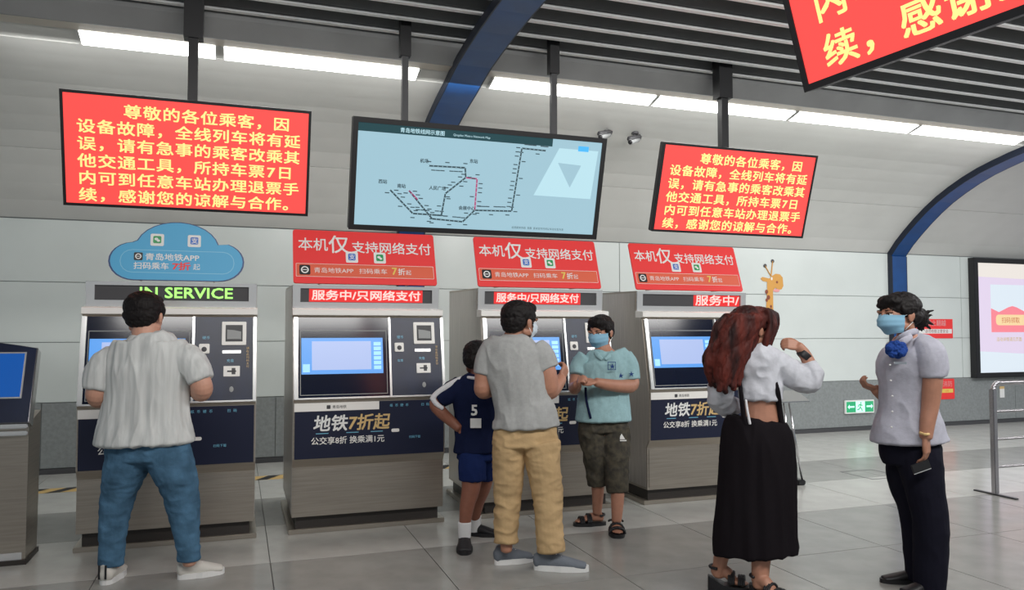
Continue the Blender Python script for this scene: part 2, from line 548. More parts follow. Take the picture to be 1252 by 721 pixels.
def route_map():
    w, h = 2.20, .893
    t = thing('route_map', 'wide black framed pale blue metro route map hung between two red notice screens', 'sign', (.831, HY, ZT - .005))
    c, s_ = math.cos(math.radians(15)), math.sin(math.radians(15))
    T = plane_T((0, h * s_, -h * c), (1, 0, 0), (0, -s_, c))
    b = .042
    m_ = MB()
    m_.box(0, w, 0, h, -.09, -.004, M['black'], T, bev=.006)
    for q in ((0, w, 0, b), (0, w, h - b, h), (0, b, b, h - b), (w - b, w, b, h - b)):
        m_.box(q[0], q[1], q[2], q[3], -.004, .008, M['black'], T)
    m_.build('frame', t)
    m_ = MB()
    m_.box(b, w - b, b, h - b, -.004, .001, M['mapbg'], T)
    m_.box(b, w * .77, h - b - .066, h - b, .001, .0014, M['mapband'], T)
    put_text(m_, '青岛地铁线网示意图', .041, M['mappale'], T, w * .17, h - b - .050, bold=.0006)
    put_text(m_, 'Qingdao Metro Network Map', .026, M['mappale'], T, w * .37, h - b - .046)
    face = m_.build('map_face', t)

    def mp(u, v):                       # fractions of the panel: u right, v down
        return (u * w, (1 - v) * h)
    m_ = MB()
    # pale inset picture in the upper right
    m_.add([(*mp(.71, .595), .0012), (*mp(.955, .60), .0012), (*mp(.968, .13), .0012), (*mp(.80, .13), .0012)], [(0, 1, 2, 3)], M['mappale'], T)
    m_.add([(*mp(.80, .27), .0016), (*mp(.86, .50), .0016), (*mp(.90, .28), .0016)], [(0, 1, 2)], M['mapbg'], T)
    rrect(m_, w * .88, w * .925, h * .855, h * .905, M['mapblue'], T, off=.0018)
    m_.build('inset_print', face, kind='stuff')

    def line(pts, m, wd=.013, dots=True):
        P = [mp(*p) for p in pts]
        for a, bb in zip(P, P[1:]):
            a, bb = Vector(a), Vector(bb)
            d = (bb - a)
            L = d.length
            d.normalize()
            nn = Vector((-d.y, d.x)) * wd / 2
            m_.add([(*(a - nn), .0016), (*(bb - nn), .0016), (*(bb + nn), .0016), (*(a + nn), .0016)], [(0, 1, 2, 3)], m, T)
            if dots:
                kk = max(1, int(L / .035))
                for i in range(kk + 1):
                    p = a + d * (L * i / kk)
                    m_.box(p.x - .003, p.x + .003, p.y - .003, p.y + .003, .0017, .0019, M['mappale'], T)
                    q = p + Vector((-d.y, d.x)) * .034 * (1 if i % 4 else -1)
                    if i % 2 == 0 or L > .2:
                        m_.box(q.x - .018, q.x + .018, q.y - .004, q.y + .004, .0017, .0019, M['mapink'], T)
    # coordinates read off the map, in fractions of the panel
    m_ = MB()
    line([(.145, .625), (.235, .83), (.345, .835), (.355, .63), (.43, .47), (.425, .38), (.285, .385)], M['mapink'])
    line([(.215, .62), (.31, .87), (.43, .885), (.475, .77), (.625, .76), (.645, .16), (.745, .165)], M['mapink'])
    m_.build('route_line', face, kind='stuff')
    m_ = MB()
    line([(.43, .47), (.475, .475), (.475, .77)], M['mapred'])
    line([(.215, .62), (.25, .70)], M['mapred'], wd=.012, dots=False)
    m_.build('route_line', face, kind='stuff')
    m_ = MB()
    for u, v, s2 in ((.25, .36, '机场'), (.44, .33, '东站'), (.10, .57, '西站'), (.17, .60, '南站'), (.29, .60, '人民广场'), (.41, .77, '会展中心')):
        put_text(m_, s2, .036, M['mapink'], T, u * w, (1 - v) * h, bold=.001)
    put_text(m_, '运营服务热线  客服  首末班车时间以车站公告为准', .022, M['mapink'], T, w * .63, h * .075)
    m_.build('lettering', face, kind='stuff')
    for x_ in (.465, 1.815):
        m_ = MB()
        m_.box(x_ - .026, x_ + .026, .27, .32, -.25, 1.14, M['dgrey'])
        m_.box(x_ - .045, x_ + .045, .255, .335, .62, 1.14, M['black'])
        m_.box(x_ - .06, x_ + .06, .17, .28, -.22, -.12, M['black'])
        m_.build('hanging_pole', t)


route_map()

# cctv cameras on the vault
for x_, z_, lb in ((3.72, 3.60, 'small grey security camera on the vault, left one of two by the map'),
                   (4.08, 3.575, 'small grey security camera on the vault, right one of two by the map')):
    t = thing('security_camera', lb, 'camera', (x_, 7.62, z_), group='security cameras on the vault')
    MB().rod((.05, .02, .115), (.05, .0, .02), .016, M['dgrey']).rod((.05, .0, .11), (.05, .0, .085), .04, M['dgrey']).build('bracket', t, True)
    MB().rod((.10, .02, .035), (-.06, -.10, -.035), .030, M['grey'], 14).rod((.12, .03, .065), (-.07, -.10, -.002), .034, M['dgrey'], 6).build('housing', t, True)
    MB().rod((-.06, -.10, -.035), (-.068, -.107, -.038), .024, M['black'], 14).build('lens', t, True)


# ------------------------------------------------------------------ ticket machines
def badge(mb, T, x, y, s, kind, z=.0022):
    """small square pictograms: metro roundel, blue and green payment marks"""
    if kind == 'metro':
        rrect(mb, x, x + s, y, y + s, M['black'], T, off=z - .0004, rad=s * .15, thick=.0008)
        c = Vector((x + s / 2, y + s / 2))
        for ro, ri, m_ in ((.36, .24, M['white']),):
            n = 18
            vs = [(c.x + math.cos(a * 2 * math.pi / n) * s * r_, c.y + math.sin(a * 2 * math.pi / n) * s * r_, z + .0012) for r_ in (ro, ri) for a in range(n)]
            mb.add(vs, [(a, (a + 1) % n, (a + 1) % n + n, a + n) for a in range(n)], m_, T)
        mb.box(x + s * .3, x + s * .7, y + s * .46, y + s * .54, z + .0006, z + .0012, M['white'], T)
    else:
        rrect(mb, x, x + s, y, y + s, M['white'], T, off=z - .0004, rad=s * .12, thick=.0008)
        col = M['blue'] if kind == 'blue' else M['green']
        rrect(mb, x + s * .2, x + s * .8, y + s * .22, y + s * .82, col, T, off=z + .0006, rad=s * .1, thick=.0006)
        if kind == 'blue':
            put_text(mb, '支', s * .5, M['white'], T, x + s * .26, y + s * .34, off=z + .0018, bold=.0006)
        else:
            mb.ball((x + s * .43, y + s * .57, z + .0012), s * .15, M['white'], 5, T, (1, .8, .02))
            mb.ball((x + s * .58, y + s * .44, z + .0014), s * .13, M['white'], 5, T, (1, .8, .02))


def ticket_machine(X0, label, led, ledx, ledw, ledmat, Wd=1.13):
    t = thing('ticket_machine', label, 'ticket machine', (X0, 6.0, 0), group='ticket machines')
    prof = [(1.0, .13), (-.07, .13), (-.07, .49), (-.115, .555), (-.125, .965), (-.135, .985), (-.02, 1.585), (.0, 1.60), (.11, 1.655),
            (.10, 1.835), (1.0, 1.85)]
    m_ = MB()
    m_.prism(prof, 0, Wd, M['steel'])
    cab = m_.build('cabinet', t)
    for xa, xb in ((-.004, 0), (Wd, Wd + .004)):
        m_ = MB()
        m_.prism([(.98, .15), (-.05, .15), (-.05, .49), (-.10, .56), (-.11, .97), (0, 1.58), (.13, 1.66), (.12, 1.82), (.98, 1.83)], xa, xb, M['steelside'])
        m_.build('side_panel', t)
    MB().box(.03, Wd - .03, -.02, .96, .035, .13, M['dark']).build('kick_plate', t)
    MB().box(-.02, Wd + .02, -.045, 1.02, 0, .035, M['steel'], bev=.004).build('base_plate', t)
    MB().box(.015, Wd - .015, -.076, -.068, .15, .475, M['steel'], bev=.003).build('service_door', t)
    # bright lip under the header
    MB().prism([(.11, 1.66), (-.005, 1.652), (-.025, 1.645), (-.025, 1.605), (0, 1.598), (.11, 1.60)], -.006, Wd + .006, M['lip']).build('lip', t)
    # header with the recessed led display
    Th = plane_T((0, .11, 1.66), (1, 0, 0), (0, -.01, .175))
    m_ = MB()
    m_.box(.0, .055, .0, .175, 0, .02, M['bright'], Th)
    m_.box(Wd - .055, Wd, 0, .175, 0, .02, M['bright'], Th)
    m_.box(.055, Wd - .055, 0, .045, 0, .02, M['bright'], Th)
    m_.box(.055, Wd - .055, .15, .175, 0, .02, M['bright'], Th)
    m_.build('header_frame', t)
    m_ = MB()
    m_.box(.055, Wd - .055, .045, .15, 0, .004, M['dgrey'], Th)
    led_o = m_.build('led_display', t)
    m_ = MB()
    if ledmat is M['ledtxt']:
        rrect(m_, ledx - .02, min(ledx + ledw + .02, Wd - .06), .048, .147, M['ledglow'], Th, off=.004)
    if ledx + ledw > Wd - .055:          # the message is still scrolling in: only what fits
        put_text(m_, led[:4], .10, ledmat, Th, ledx, .062, bold=.0022, off=.007, width=Wd - .07 - ledx)
    else:
        put_text(m_, led, .10, ledmat, Th, ledx, .062, bold=.0022, width=ledw, off=.007, height=.075)
    m_.build('led_lettering', led_o, kind='stuff')
    # sloped face
    r, u = (1, 0, 0), (0, .115, .60)
    L = math.hypot(.115, .60)
    Tf = plane_T((0, -.135, .985), r, u)
    m_ = MB()
    for xa, xb in ((0, .032), (Wd - .022, Wd)):
        m_.box(xa, xb, 0, L, 0, .022, M['bright'], Tf, bev=.004)
    m_.box(.70, .716, 0, L, 0, .020, M['bright'], Tf)
    m_.box(.032, Wd - .022, 0, .012, 0, .018, M['bright'], Tf)
    m_.build('face_frame', t)
    m_ = MB()
    m_.box(.032, .70, .012, L, 0, .006, M['glass'], Tf)
    for q in ((.05, .685, L - .105, L - .099), (.05, .685, .03, .035), (.045, .05, .03, L - .1), (.68, .685, .03, L - .1)):
        m_.box(*q, .006, .009, M['grey'], Tf)
    scg = m_.build('screen_glass', t)
    m_ = MB()
    m_.box(.055, .655, .185, .455, .006, .0085, M['scr'], Tf)
    m_.box(.13, .565, .215, .43, .0085, .0095, M['scr2'], Tf)
    for kk in range(6):
        m_.box(.585, .64, .215 + kk * .036, .243 + kk * .036, .0085, .0095, M['scr3'], Tf)
    m_.box(.065, .115, .20, .26, .0085, .0095, M['scr3'], Tf)
    m_.build('touchscreen', scg)
    # control panel on the right
    m_ = MB()
    m_.box(.716, Wd - .022, .012, L, 0, .008, M['navy'], Tf)
    cp = m_.build('control_panel', t)
    m_ = MB()
    m_.box(.895, 1.06, .405, .575, .008, .018, M['lip'], Tf, bev=.003)
    m_.box(.92, 1.035, .43, .55, .018, .020, M['dgrey'], Tf)
    m_.prism([(.93, .445), (1.025, .445), (1.025, .50), (.98, .51), (.93, .515)], .02, .03, M['grey'], 'z', Tf)
    m_.build('printer_window', cp)
    m_ = MB()
    m_.box(.745, .815, .345, .415, .008, .020, M['lip'], Tf, bev=.004)
    m_.ball((.78, .375, .021), .018, M['dgrey'], 6, Tf, (1, 1, .2))
    m_.build('coin_slot', cp)
    m_ = MB()
    m_.box(.90, 1.025, .345, .368, .008, .013, M['bright'], Tf, bev=.002)
    m_.build('card_slot', cp)
    m_ = MB()
    m_.box(.91, 1.02, .18, .255, .008, .014, M['lip'], Tf, bev=.002)
    m_.box(.935, .995, .212, .222, .014, .016, M['black'], Tf)
    m_.box(.965, .99, .195, .24, .014, .0155, M['dgrey'], Tf)
    m_.build('ticket_slot', cp)
    m_ = MB()
    for kk, ch in enumerate('请在此扫码支付'):
        put_text(m_, ch, .020, M['gold'], Tf, 1.062, .375 - kk * .022, off=.010)
    put_text(m_, '硬币', .026, M['cloudline'], Tf, .765, .45, off=.010)
    put_text(m_, '充值', .024, M['cloudline'], Tf, .93, .285, off=.010)
    put_text(m_, '取票', .022, M['cloudline'], Tf, .765, .27, off=.010)
    m_.ball((.965, .09, .0085), .022, M['grey'], 5, Tf, (.7, 1, .1))
    m_.build('panel_print', cp, kind='stuff')
    # strip and advertising band
    Ta = plane_T((0, -.115, .555), (1, 0, 0), (0, -.01, .41))
    m_ = MB()
    m_.box(.01, Wd - .01, 0, .405, 0, .006, M['navy2'], Ta)
    ad = m_.build('advert_band', t)
    m_ = MB()
    m_.box(.005, .62, .345, .405, .006, .010, M['lip'], Ta)
    m_.build('white_strip', ad)
    m_ = MB()
    rrect(m_, .235, .262, .36, .387, M['dgrey'], Ta, off=.010, rad=.004)
    put_text(m_, '青岛地铁', .026, M['dgrey'], Ta, .275, .364, off=.012)
    for kk, ch in enumerate('纸币硬币  扫码'):
        put_text(m_, ch, .024, M['cloudline'], Ta, .70 + kk * .04, .362, off=.0075)
    put_text(m_, '地铁', .125, M['white'], Ta, .135, .205, bold=.003, shear=.12, off=.0075)
    put_text(m_, '7折起', .125, M['gold'], Ta, .385, .205, bold=.003, shear=.12, off=.0075)
    put_text(m_, '公交享8折 换乘满1元', .058, M['lip'], Ta, .125, .105, bold=.0008, off=.0075)
    for a in (.16, .38, .56):
        rrect(m_, a, a + .09, .178, .183, M['cloudline'], Ta, off=.006)
    rrect(m_, .715, .775, .17, .195, M['lip'], Ta, off=.006, rad=.01)
    put_text(m_, '扫码下载', .022, M['cloudline'], Ta, .85, .12, off=.0075)
    m_.build('advert_print', ad, kind='stuff')
    return t


ticket_machine(-1.00, 'steel ticket machine with green running text, man in jeans standing at it', 'IN SERVICE', .34, .62, M['ledgreen'])
ticket_machine(.39, 'steel ticket machine with fully visible lit screen, second from the left', '服务中/只网络支付', .14, .84, M['ledtxt'])
ticket_machine(1.85, 'steel ticket machine half hidden behind the man in khaki trousers', '服务中/只网络支付', .16, .74, M['ledtxt'], 1.12)
ticket_machine(3.31, 'steel ticket machine furthest right beside the woman in the black skirt', '服务中/只网络支付', .60, .84, M['ledtxt'])


# red boards standing on the machines
def red_board(X0, label):
    t = thing('topper_board', label, 'sign', (X0, 6.12, 1.85), group='red boards on the machines')
    w, h = 1.12, .452
    T = plane_T((0, 0, 0), (1, 0, 0), (0, .15, .425))
    m_ = MB()
    rrect(m_, 0, w, 0, h, M['red'], T, off=-.012, rad=.02, thick=.012)
    bd = m_.build('board', t)
    m_ = MB()
    rrect(m_, .02, w - .02, .055, .165, M['white'], T, off=0, rad=.006, thick=.0006)
    rrect(m_, .023, w - .023, .058, .162, M['orange'], T, off=.0006, rad=.006, thick=.0006)
    m_.build('orange_strip', bd)
    m_ = MB()
    put_text(m_, '本机', .115, M['white'], T, .035, .285, bold=.0012)
    put_text(m_, '仅', .165, M['white'], T, .265, .272, bold=.002)
    put_text(m_, '支持网络支付', .108, M['white'], T, .445, .275, bold=.0012)
    put_text(m_, '青岛地铁APP', .048, M['white'], T, .155, .092, off=.0025, width=.30)
    put_text(m_, '扫码乘车', .048, M['white'], T, .50, .092, off=.0025, width=.22)
    put_text(m_, '7', .085, M['yellow'], T, .755, .085, off=.0025, bold=.002)
    put_text(m_, '折', .062, M['white'], T, .805, .088, off=.0025, bold=.001)
    put_text(m_, '起', .045, M['white'], T, .87, .09, off=.0025)
    m_.build('lettering', bd, kind='stuff')
    m_ = MB()
    badge(m_, T, .045, .07, .082, 'metro')
    badge(m_, T, .40, .180, .095, 'blue')
    badge(m_, T, .62, .180, .095, 'green')
    m_.build('pictograms', bd, kind='stuff')
    m_ = MB()
    for x_ in (.2, .9):
        MB().prism([(.0, .0), (.20, .0), (.13, .36)], x_, x_ + .008, M['grey']).build('stay', t)


red_board(.395, 'red board on the second ticket machine from the left, under the route map')
red_board(1.86, 'red board on the ticket machine behind the man in khaki trousers')
red_board(3.32, 'red board on the rightmost ticket machine, beside the giraffe sticker')

# cloud shaped board
t = thing('cloud_board', 'blue cloud shaped board standing on the leftmost ticket machine', 'sign', (-.875, 6.14, 1.85))
T = plane_T((0, 0, 0), (1, 0, 0), (0, .06, .43))
pts = []
def arc(cx_, cy_, rx_, ry_, a0, a1, n=12):
    for k in range(n + 1):
        a = math.radians(a0 + (a1 - a0) * k / n)
        pts.append((cx_ + rx_ * math.cos(a), cy_ + ry_ * math.sin(a)))
arc(.74, .147, .175, .147, -90, 68)
arc(.455, .235, .285, .205, 12, 163)
arc(.165, .140, .165, .140, 95, 270)
def grow(ps, g):
    cx_, cy_ = .455, .2
    return [(cx_ + (p[0] - cx_) * g, cy_ + (p[1] - cy_) * g) for p in ps]
MB().prism([(p[0], p[1]) for p in pts], -.012, 0, M['cloudedge'], 'z', T).build('board', t)
m_ = MB().prism(grow(pts, .975), 0, .0012, M['cloud'], 'z', T)
face = m_.build('blue_face', t)
m_ = MB()
rrect(m_, .075, .845, .055, .225, M['cloudline'], T, off=.0012, rad=.08, thick=.0005)
rrect(m_, .08, .84, .060, .220, M['cloud'], T, off=.0017, rad=.075, thick=.0005)
m_.build('outline_print', face)
m_ = MB()
badge(m_, T, .165, .145, .058, 'metro', z=.003)
badge(m_, T, .27, .255, .09, 'green', z=.003)
badge(m_, T, .52, .255, .09, 'blue', z=.003)
m_.build('pictograms', face, kind='stuff')
m_ = MB()
put_text(m_, '青岛地铁APP', .055, M['white'], T, .24, .152, off=.003, bold=.001, width=.36)
put_text(m_, '扫码乘车', .055, M['white'], T, .165, .085, off=.003, bold=.001, width=.23)
put_text(m_, '7折', .062, M['red'], T, .42, .083, off=.003, bold=.0025, width=.12)
put_text(m_, '起', .05, M['white'], T, .56, .087, off=.003)
m_.build('lettering', face, kind='stuff')
for x_ in (.2, .7):
    MB().prism([(.002, .0), (.16, .0), (.045, .25)], x_, x_ + .008, M['grey']).build('stay', t)

# self service kiosk at the left edge
t = thing('information_kiosk', 'slim steel kiosk with navy head and blue screen at the left edge', 'kiosk', (-1.90, 5.80, 0))
m_ = MB()
m_.prism([(.0, .03), (.30, .03), (.32, .95), (.0, .89)], 0, .64, M['steel'])
m_.build('cabinet', t)
MB().box(-.01, .65, -.02, .31, 0, .03, M['dark']).build('base_plate', t)
top = [(0, .0), (.66, .0), (.66, .505), (.56, .525), (.44, .545), (.30, .555), (.16, .545), (0, .52)]
Tk = plane_T((-.01, -.03, .90), (1, 0, 0), (0, .19, .5))
MB().prism(top, -.09, 0, M['chrome'], 'z', Tk).build('head_shell', t)
MB().prism([(a * .985 + .002, b_ * .985 + .004) for a, b_ in top], 0, .008, M['navy'], 'z', Tk).build('head_panel', t)
m_ = MB()
m_.box(.04, .60, .16, .475, .008, .012, M['bright'], Tk)
m_.box(.05, .59, .17, .465, .012, .014, M['kscr'], Tk)
m_.build('screen', t)
for z_ in (.865, .82):
    MB().box(0, .64, -.035, -.0, z_, z_ + .028, M['bright'], bev=.006).build('trim_rail', t)
MB().box(.47, .62, -.005, .0, .03, .075, M['bright']).build('maker_plate', t)

# ------------------------------------------------------------------ wall furniture
t = thing('exit_sign', 'small green and white running man exit sign low on the wall', 'sign', (8.43, 9.24, .255))
T = plane_T((0, 0, 0), (1, 0, 0), (0, 0, 1))
MB().box(0, .54, 0, .195, 0, .03, M['white'], T, bev=.004).build('frame', t)
m_ = MB()
m_.box(.02, .52, .02, .175, .03, .032, M['exitg'], T)
m_.box(.19, .36, .02, .175, .032, .033, M['exitw'], T)
m_.build('face', t)
m_ = MB()
m_.prism([(.04, .10), (.075, .135), (.075, .112), (.165, .112), (.165, .088), (.075, .088), (.075, .065)], .033, .034, M['exitw'], 'z', T)
m_.prism([(.51, .10), (.475, .135), (.475, .112), (.39, .112), (.39, .088), (.475, .088), (.475, .065)], .033, .034, M['exitw'], 'z', T)
m_.ball((.285, .155, .034), .012, M['exitg'], 5, T, (1, 1, .1))
for a, b_ in (((.28, .14), (.27, .09)), ((.27, .09), (.30, .065)), ((.30, .065), (.305, .035)), ((.27, .09), (.245, .06)), ((.245, .06), (.215, .055)),
              ((.28, .13), (.31, .115)), ((.28, .13), (.245, .125)), ((.245, .125), (.235, .10))):
    m_.rod((a[0], a[1], .034), (b_[0], b_[1], .034), .007, M['exitg'], 6, T=T)
m_.build('pictogram', t, kind='stuff')

t = thing('notice_sticker', 'red and white warning notice on the wall behind the uniformed woman', 'sticker', (9.72, 9.245, 1.355))
T = plane_T((0, 0, 0), (1, 0, 0), (0, 0, 1))
m_ = MB()
m_.box(0, .87, 0, .30, 0, .003, M['red'], T)
m_.build('sheet', t)
m_ = MB()
m_.box(.02, .85, .075, .145, .003, .0034, M['white'], T)
put_text(m_, '禁止翻越', .10, M['pink'], T, .33, .20, off=.004, bold=.001)
put_text(m_, '请勿倚靠注意安全', .06, M['brown'], T, .30, .088, off=.004)
m_.build('lettering', t, kind='stuff')
t = thing('extinguisher_sticker', 'small red notice on the grey dado right of the uniformed woman', 'sticker', (10.30, 9.24, .41))
m_ = MB()
rrect(m_, 0, .29, 0, .315, M['red'], T, off=0, rad=.02, thick=.003)
m_.build('sheet', t)
m_ = MB()
m_.box(.03, .26, .10, .16, .003, .0034, M['yellow'], T)
put_text(m_, '消防', .10, M['pink'], T, .05, .20, off=.004)
put_text(m_, '119', .05, M['red'], T, .09, .108, off=.004)
m_.build('lettering', t, kind='stuff')

# giraffe wall sticker
t = thing('giraffe_sticker', 'orange cartoon giraffe sticker on the white wall above the skirted woman', 'sticker', (7.08, 9.245, 1.80))
m_ = MB()
m_.prism([(.0, -.10), (.13, -.10), (.13, .25), (.17, .29), (.22, .26), (.28, .27), (.31, .32), (.30, .44), (.25, .485), (.18, .49), (.12, .46), (.07, .42),
          (-.05, .44), (-.08, .415), (-.04, .38), (.03, .37), (.03, .25)], 0, .002, M['giraffe'], 'z', T)
m_.build('giraffe_shape', t)
m_ = MB()
for x_, y_, r_ in ((.02, .23, .028), (.05, .15, .03), (.02, .11, .022), (.03, -.03, .025), (.10, -.06, .035), (.09, .02, .02)):
    m_.ball((x_, y_, .002), r_, M['brown'], 5, T, (1, 1.2, .05))
m_.ball((.20, .37, .002), .02, M['brown'], 5, T, (1, 1, .05))
m_.ball((.19, .25, .0015), .05, M['pink'], 5, T, (1.2, .5, .03))
for x_, y_ in ((.0, .60), (.13, .67)):
    m_.rod((.10, .45, .002), (x_, y_, .002), .008, M['giraffe'], 6, T=T)
    m_.ball((x_, y_, .002), .03, M['dgrey'], 5, T, (1, 1, .1))
m_.ball((.11, .42, .0025), .025, M['white'], 5, T, (.6, 1, .05))
m_.build('markings', t, kind='stuff')

# backlit poster
t = thing('light_box_poster', 'large black framed backlit poster with a red envelope on the right wall', 'poster', (10.95, 9.25, .73))
T = plane_T((0, -.09, 0), (1, 0, 0), (0, 0, 1))
Wp, Hp = 2.6, 1.90
m_ = MB()
for q in ((0, Wp, 0, .08), (0, Wp, Hp - .08, Hp), (0, .09, .08, Hp - .08), (Wp - .09, Wp, .08, Hp - .08)):
    m_.box(*q, -.09, .02, M['black'], T, bev=.004)
m_.build('frame', t)
m_ = MB()
m_.box(.09, Wp - .09, .08, Hp - .08, -.02, 0, M['posterpale'], T)
m_.add([(.09, .42, .001), (Wp - .09, .30, .001), (Wp - .09, 1.55, .001), (.09, 1.60, .001)], [(0, 1, 2, 3)], M['posterlil'], T)
m_.add([(.09, 1.60, .001), (Wp - .09, 1.55, .001), (Wp - .09, Hp - .08, .001), (.09, Hp - .08, .001)], [(0, 1, 2, 3)], M['poster'], T)
face = m_.build('poster_face', t)
m_ = MB()
m_.box(.36, 1.30, .72, 1.48, .001, .002, M['posterpale'], T)
m_.prism([(.36, .72), (1.30, .72), (1.30, 1.10), (1.13, 1.04), (.92, 1.12), (.83, 1.14), (.74, 1.12), (.53, 1.04), (.36, 1.10)], .002, .003, M['posterred'], 'z', T)
rrect(m_, .46, 1.16, .83, 1.0, M['posteryel'], T, off=.003, rad=.06)
put_text(m_, '扫码领取', .10, M['orange'], T, .58, .875, off=.0055)
put_text(m_, '活动详情请见页面', .07, M['yellow'], T, .46, .58, off=.003)
m_.build('envelope_print', face, kind='stuff')

t = thing('wall_tag', 'tiny white card with yellow top on the dado seen above the barrier rail', 'tag', (11.55, 9.238, .40))
T = plane_T((0, 0, 0), (1, 0, 0), (0, 0, 1))
MB().box(0, .10, 0, .14, 0, .004, M['white'], T).build('card', t)
MB().box(0, .10, .14, .18, 0, .004, M['gold'], T).build('card_top', t)

# steel crowd barrier
t = thing('crowd_barrier', 'brushed steel crowd barrier with four rails at the right edge', 'barrier', (6.49, 5.26, 0))
MB().box(-.024, .024, -.024, .024, .012, .955, M['rail'], bev=.006).build('post', t)
pp = [(0, 0, .94)] + [(.07 - .07 * math.cos(a), 0, .94 + .07 * math.sin(a)) for a in (.4, .8, 1.2, 1.57)] + [(1.9, 0, 1.01)]
MB().path(pp, .022, M['rail']).build('top_rail', t, True)
for z_ in (.75, .50, .25):
    MB().rod((.02, 0, z_), (1.9, 0, z_), .012, M['rail']).build('rail', t, True)
MB().box(-.02, .02, -.21, .21, 0, .012, M['dgrey'], bev=.003).build('foot', t)
MB().box(1.88, 1.93, -.024, .024, .0, 1.0, M['rail']).build('post', t)

# slim silver reading stand behind the skirted woman
t = thing('leaflet_stand', 'slim silver folding stand with a tilted tray behind the skirted woman', 'stand', (5.05, 6.3, 0))
MB().add([(-.30, -.14, .80), (.16, -.14, .80), (.22, .12, .88), (-.26, .12, .88), (-.30, -.14, .81), (.16, -.14, .81), (.22, .12, .89), (-.26, .12, .89)],
         [(0, 1, 2, 3), (4, 5, 6, 7), (0, 1, 5, 4), (1, 2, 6, 5), (2, 3, 7, 6), (3, 0, 4, 7)], M['chrome']).build('tray', t)
for a_, b_ in (((-.12, 0, .82), (.06, -.05, .04)), ((-.04, 0, .82), (.09, .02, .04)), ((.02, .0, .82), (.11, -.08, .04)), ((-.12, 0, .82), (-.10, .1, .04))):
    MB().rod(a_, b_, .010, M['chrome']).build('leg', t, True)
MB().box(.04, .13, -.11, .05, 0, .05, M['black'], bev=.01).build('foot', t)
MB().box(-.14, -.06, .06, .14, 0, .05, M['black'], bev=.01).build('foot', t)

# ------------------------------------------------------------------ people
RTV = Vector((math.cos(YAW), -math.sin(YAW), 0))
FWV = Vector((math.sin(YAW), math.cos(YAW), 0))
UP = Vector((0, 0, 1))
_f3 = Vector((math.sin(YAW) * math.cos(PITCH), math.cos(YAW) * math.cos(PITCH), math.sin(PITCH)))
_u3 = RTV.cross(_f3)


def at(x, y, d):
    """photograph coordinate (1252x721) and horizontal distance -> world point"""
    r = _f3 + RTV * ((x - 626) / FPX) - _u3 * ((y - 360.5) / FPX)
    return Vector((0, 0, CAMH)) + r * (d / r.dot(FWV))


def catmull(a, b, c, d, t):
    return .5 * ((2 * b) + (c - a) * t + (2 * a - 5 * b + 4 * c - d) * t * t + (3 * b - a - 3 * c + d) * t * t * t)


def loft(mb, rings, m, ref=None, n=20, sub=4, cap=.55):
    """rings: (point, lateral radius, depth radius); smooth closed limb or trunk"""
    ref = ref or FWV
    P = [Vector(r[0]) for r in rings]
    R = [Vector((r[1], r[2], 0)) for r in rings]
    cs, rs = [], []
    N = len(P)
    for i in range(N - 1):
        for k in range(sub):
            t = k / sub
            g = lambda L, j: L[min(max(j, 0), N - 1)]
            cs.append(catmull(g(P, i - 1), g(P, i), g(P, i + 1), g(P, i + 2), t))
            rr = catmull(g(R, i - 1), g(R, i), g(R, i + 1), g(R, i + 2), t)
            rs.append(rr)
    cs.append(P[-1])
    rs.append(R[-1])
    # rounded caps
    for end in (0, 1):
        c0, c1 = (cs[0], cs[1]) if end == 0 else (cs[-1], cs[-2])
        r0 = rs[0] if end == 0 else rs[-1]
        d = (c0 - c1).normalized()
        ex = []
        for a in (.4, .8, 1.15, 1.4):
            ex.append((c0 + d * (min(r0.x, r0.y) * cap * math.sin(a)), r0 * max(math.cos(a), .15)))
        for c, r in ex:
            if end == 0:
                cs.insert(0, c)
                rs.insert(0, r)
            else:
                cs.append(c)
                rs.append(r)
    vs, prev = [], None
    M_ = len(cs)
    for i in range(M_):
        t = (cs[min(i + 1, M_ - 1)] - cs[max(i - 1, 0)])
        if t.length < 1e-7:
            t = UP.copy()
        t.normalize()
        s = t.cross(ref)
        if s.length < .35 and prev is not None:
            s = prev - t * prev.dot(t)
        elif s.length < .35:
            s = RTV - t * RTV.dot(t)
        s.normalize()
        if prev is not None and s.dot(prev) < 0:
            s = -s
        prev = s
        v = t.cross(s)
        for k in range(n):
            a = 2 * math.pi * k / n
            vs.append(cs[i] + s * (math.cos(a) * rs[i].x) + v * (math.sin(a) * rs[i].y))
    fs = []
    for i in range(M_ - 1):
        for k in range(n):
            fs.append((i * n + k, i * n + (k + 1) % n, (i + 1) * n + (k + 1) % n, (i + 1) * n + k))
    fs.append(list(range(n))[::-1])
    fs.append([(M_ - 1) * n + k for k in range(n)])
    mb.add(vs, fs, m)
    return mb


def px_loft(mb, pts, m, dr=1.0, ref=None, **kw):
    """pts: (x, y, d, r_px[, depth ratio])"""
    return loft(mb, [(at(p[0], p[1], p[2]), p[3] * p[2] / FPX, p[3] * p[2] / FPX * (p[4] if len(p) > 4 else dr)) for p in pts], m, ref, **kw)


def ell(mb, c, r, m, T=None, n=10):
    return mb.ball(c, 1.0, m, n, T, r)


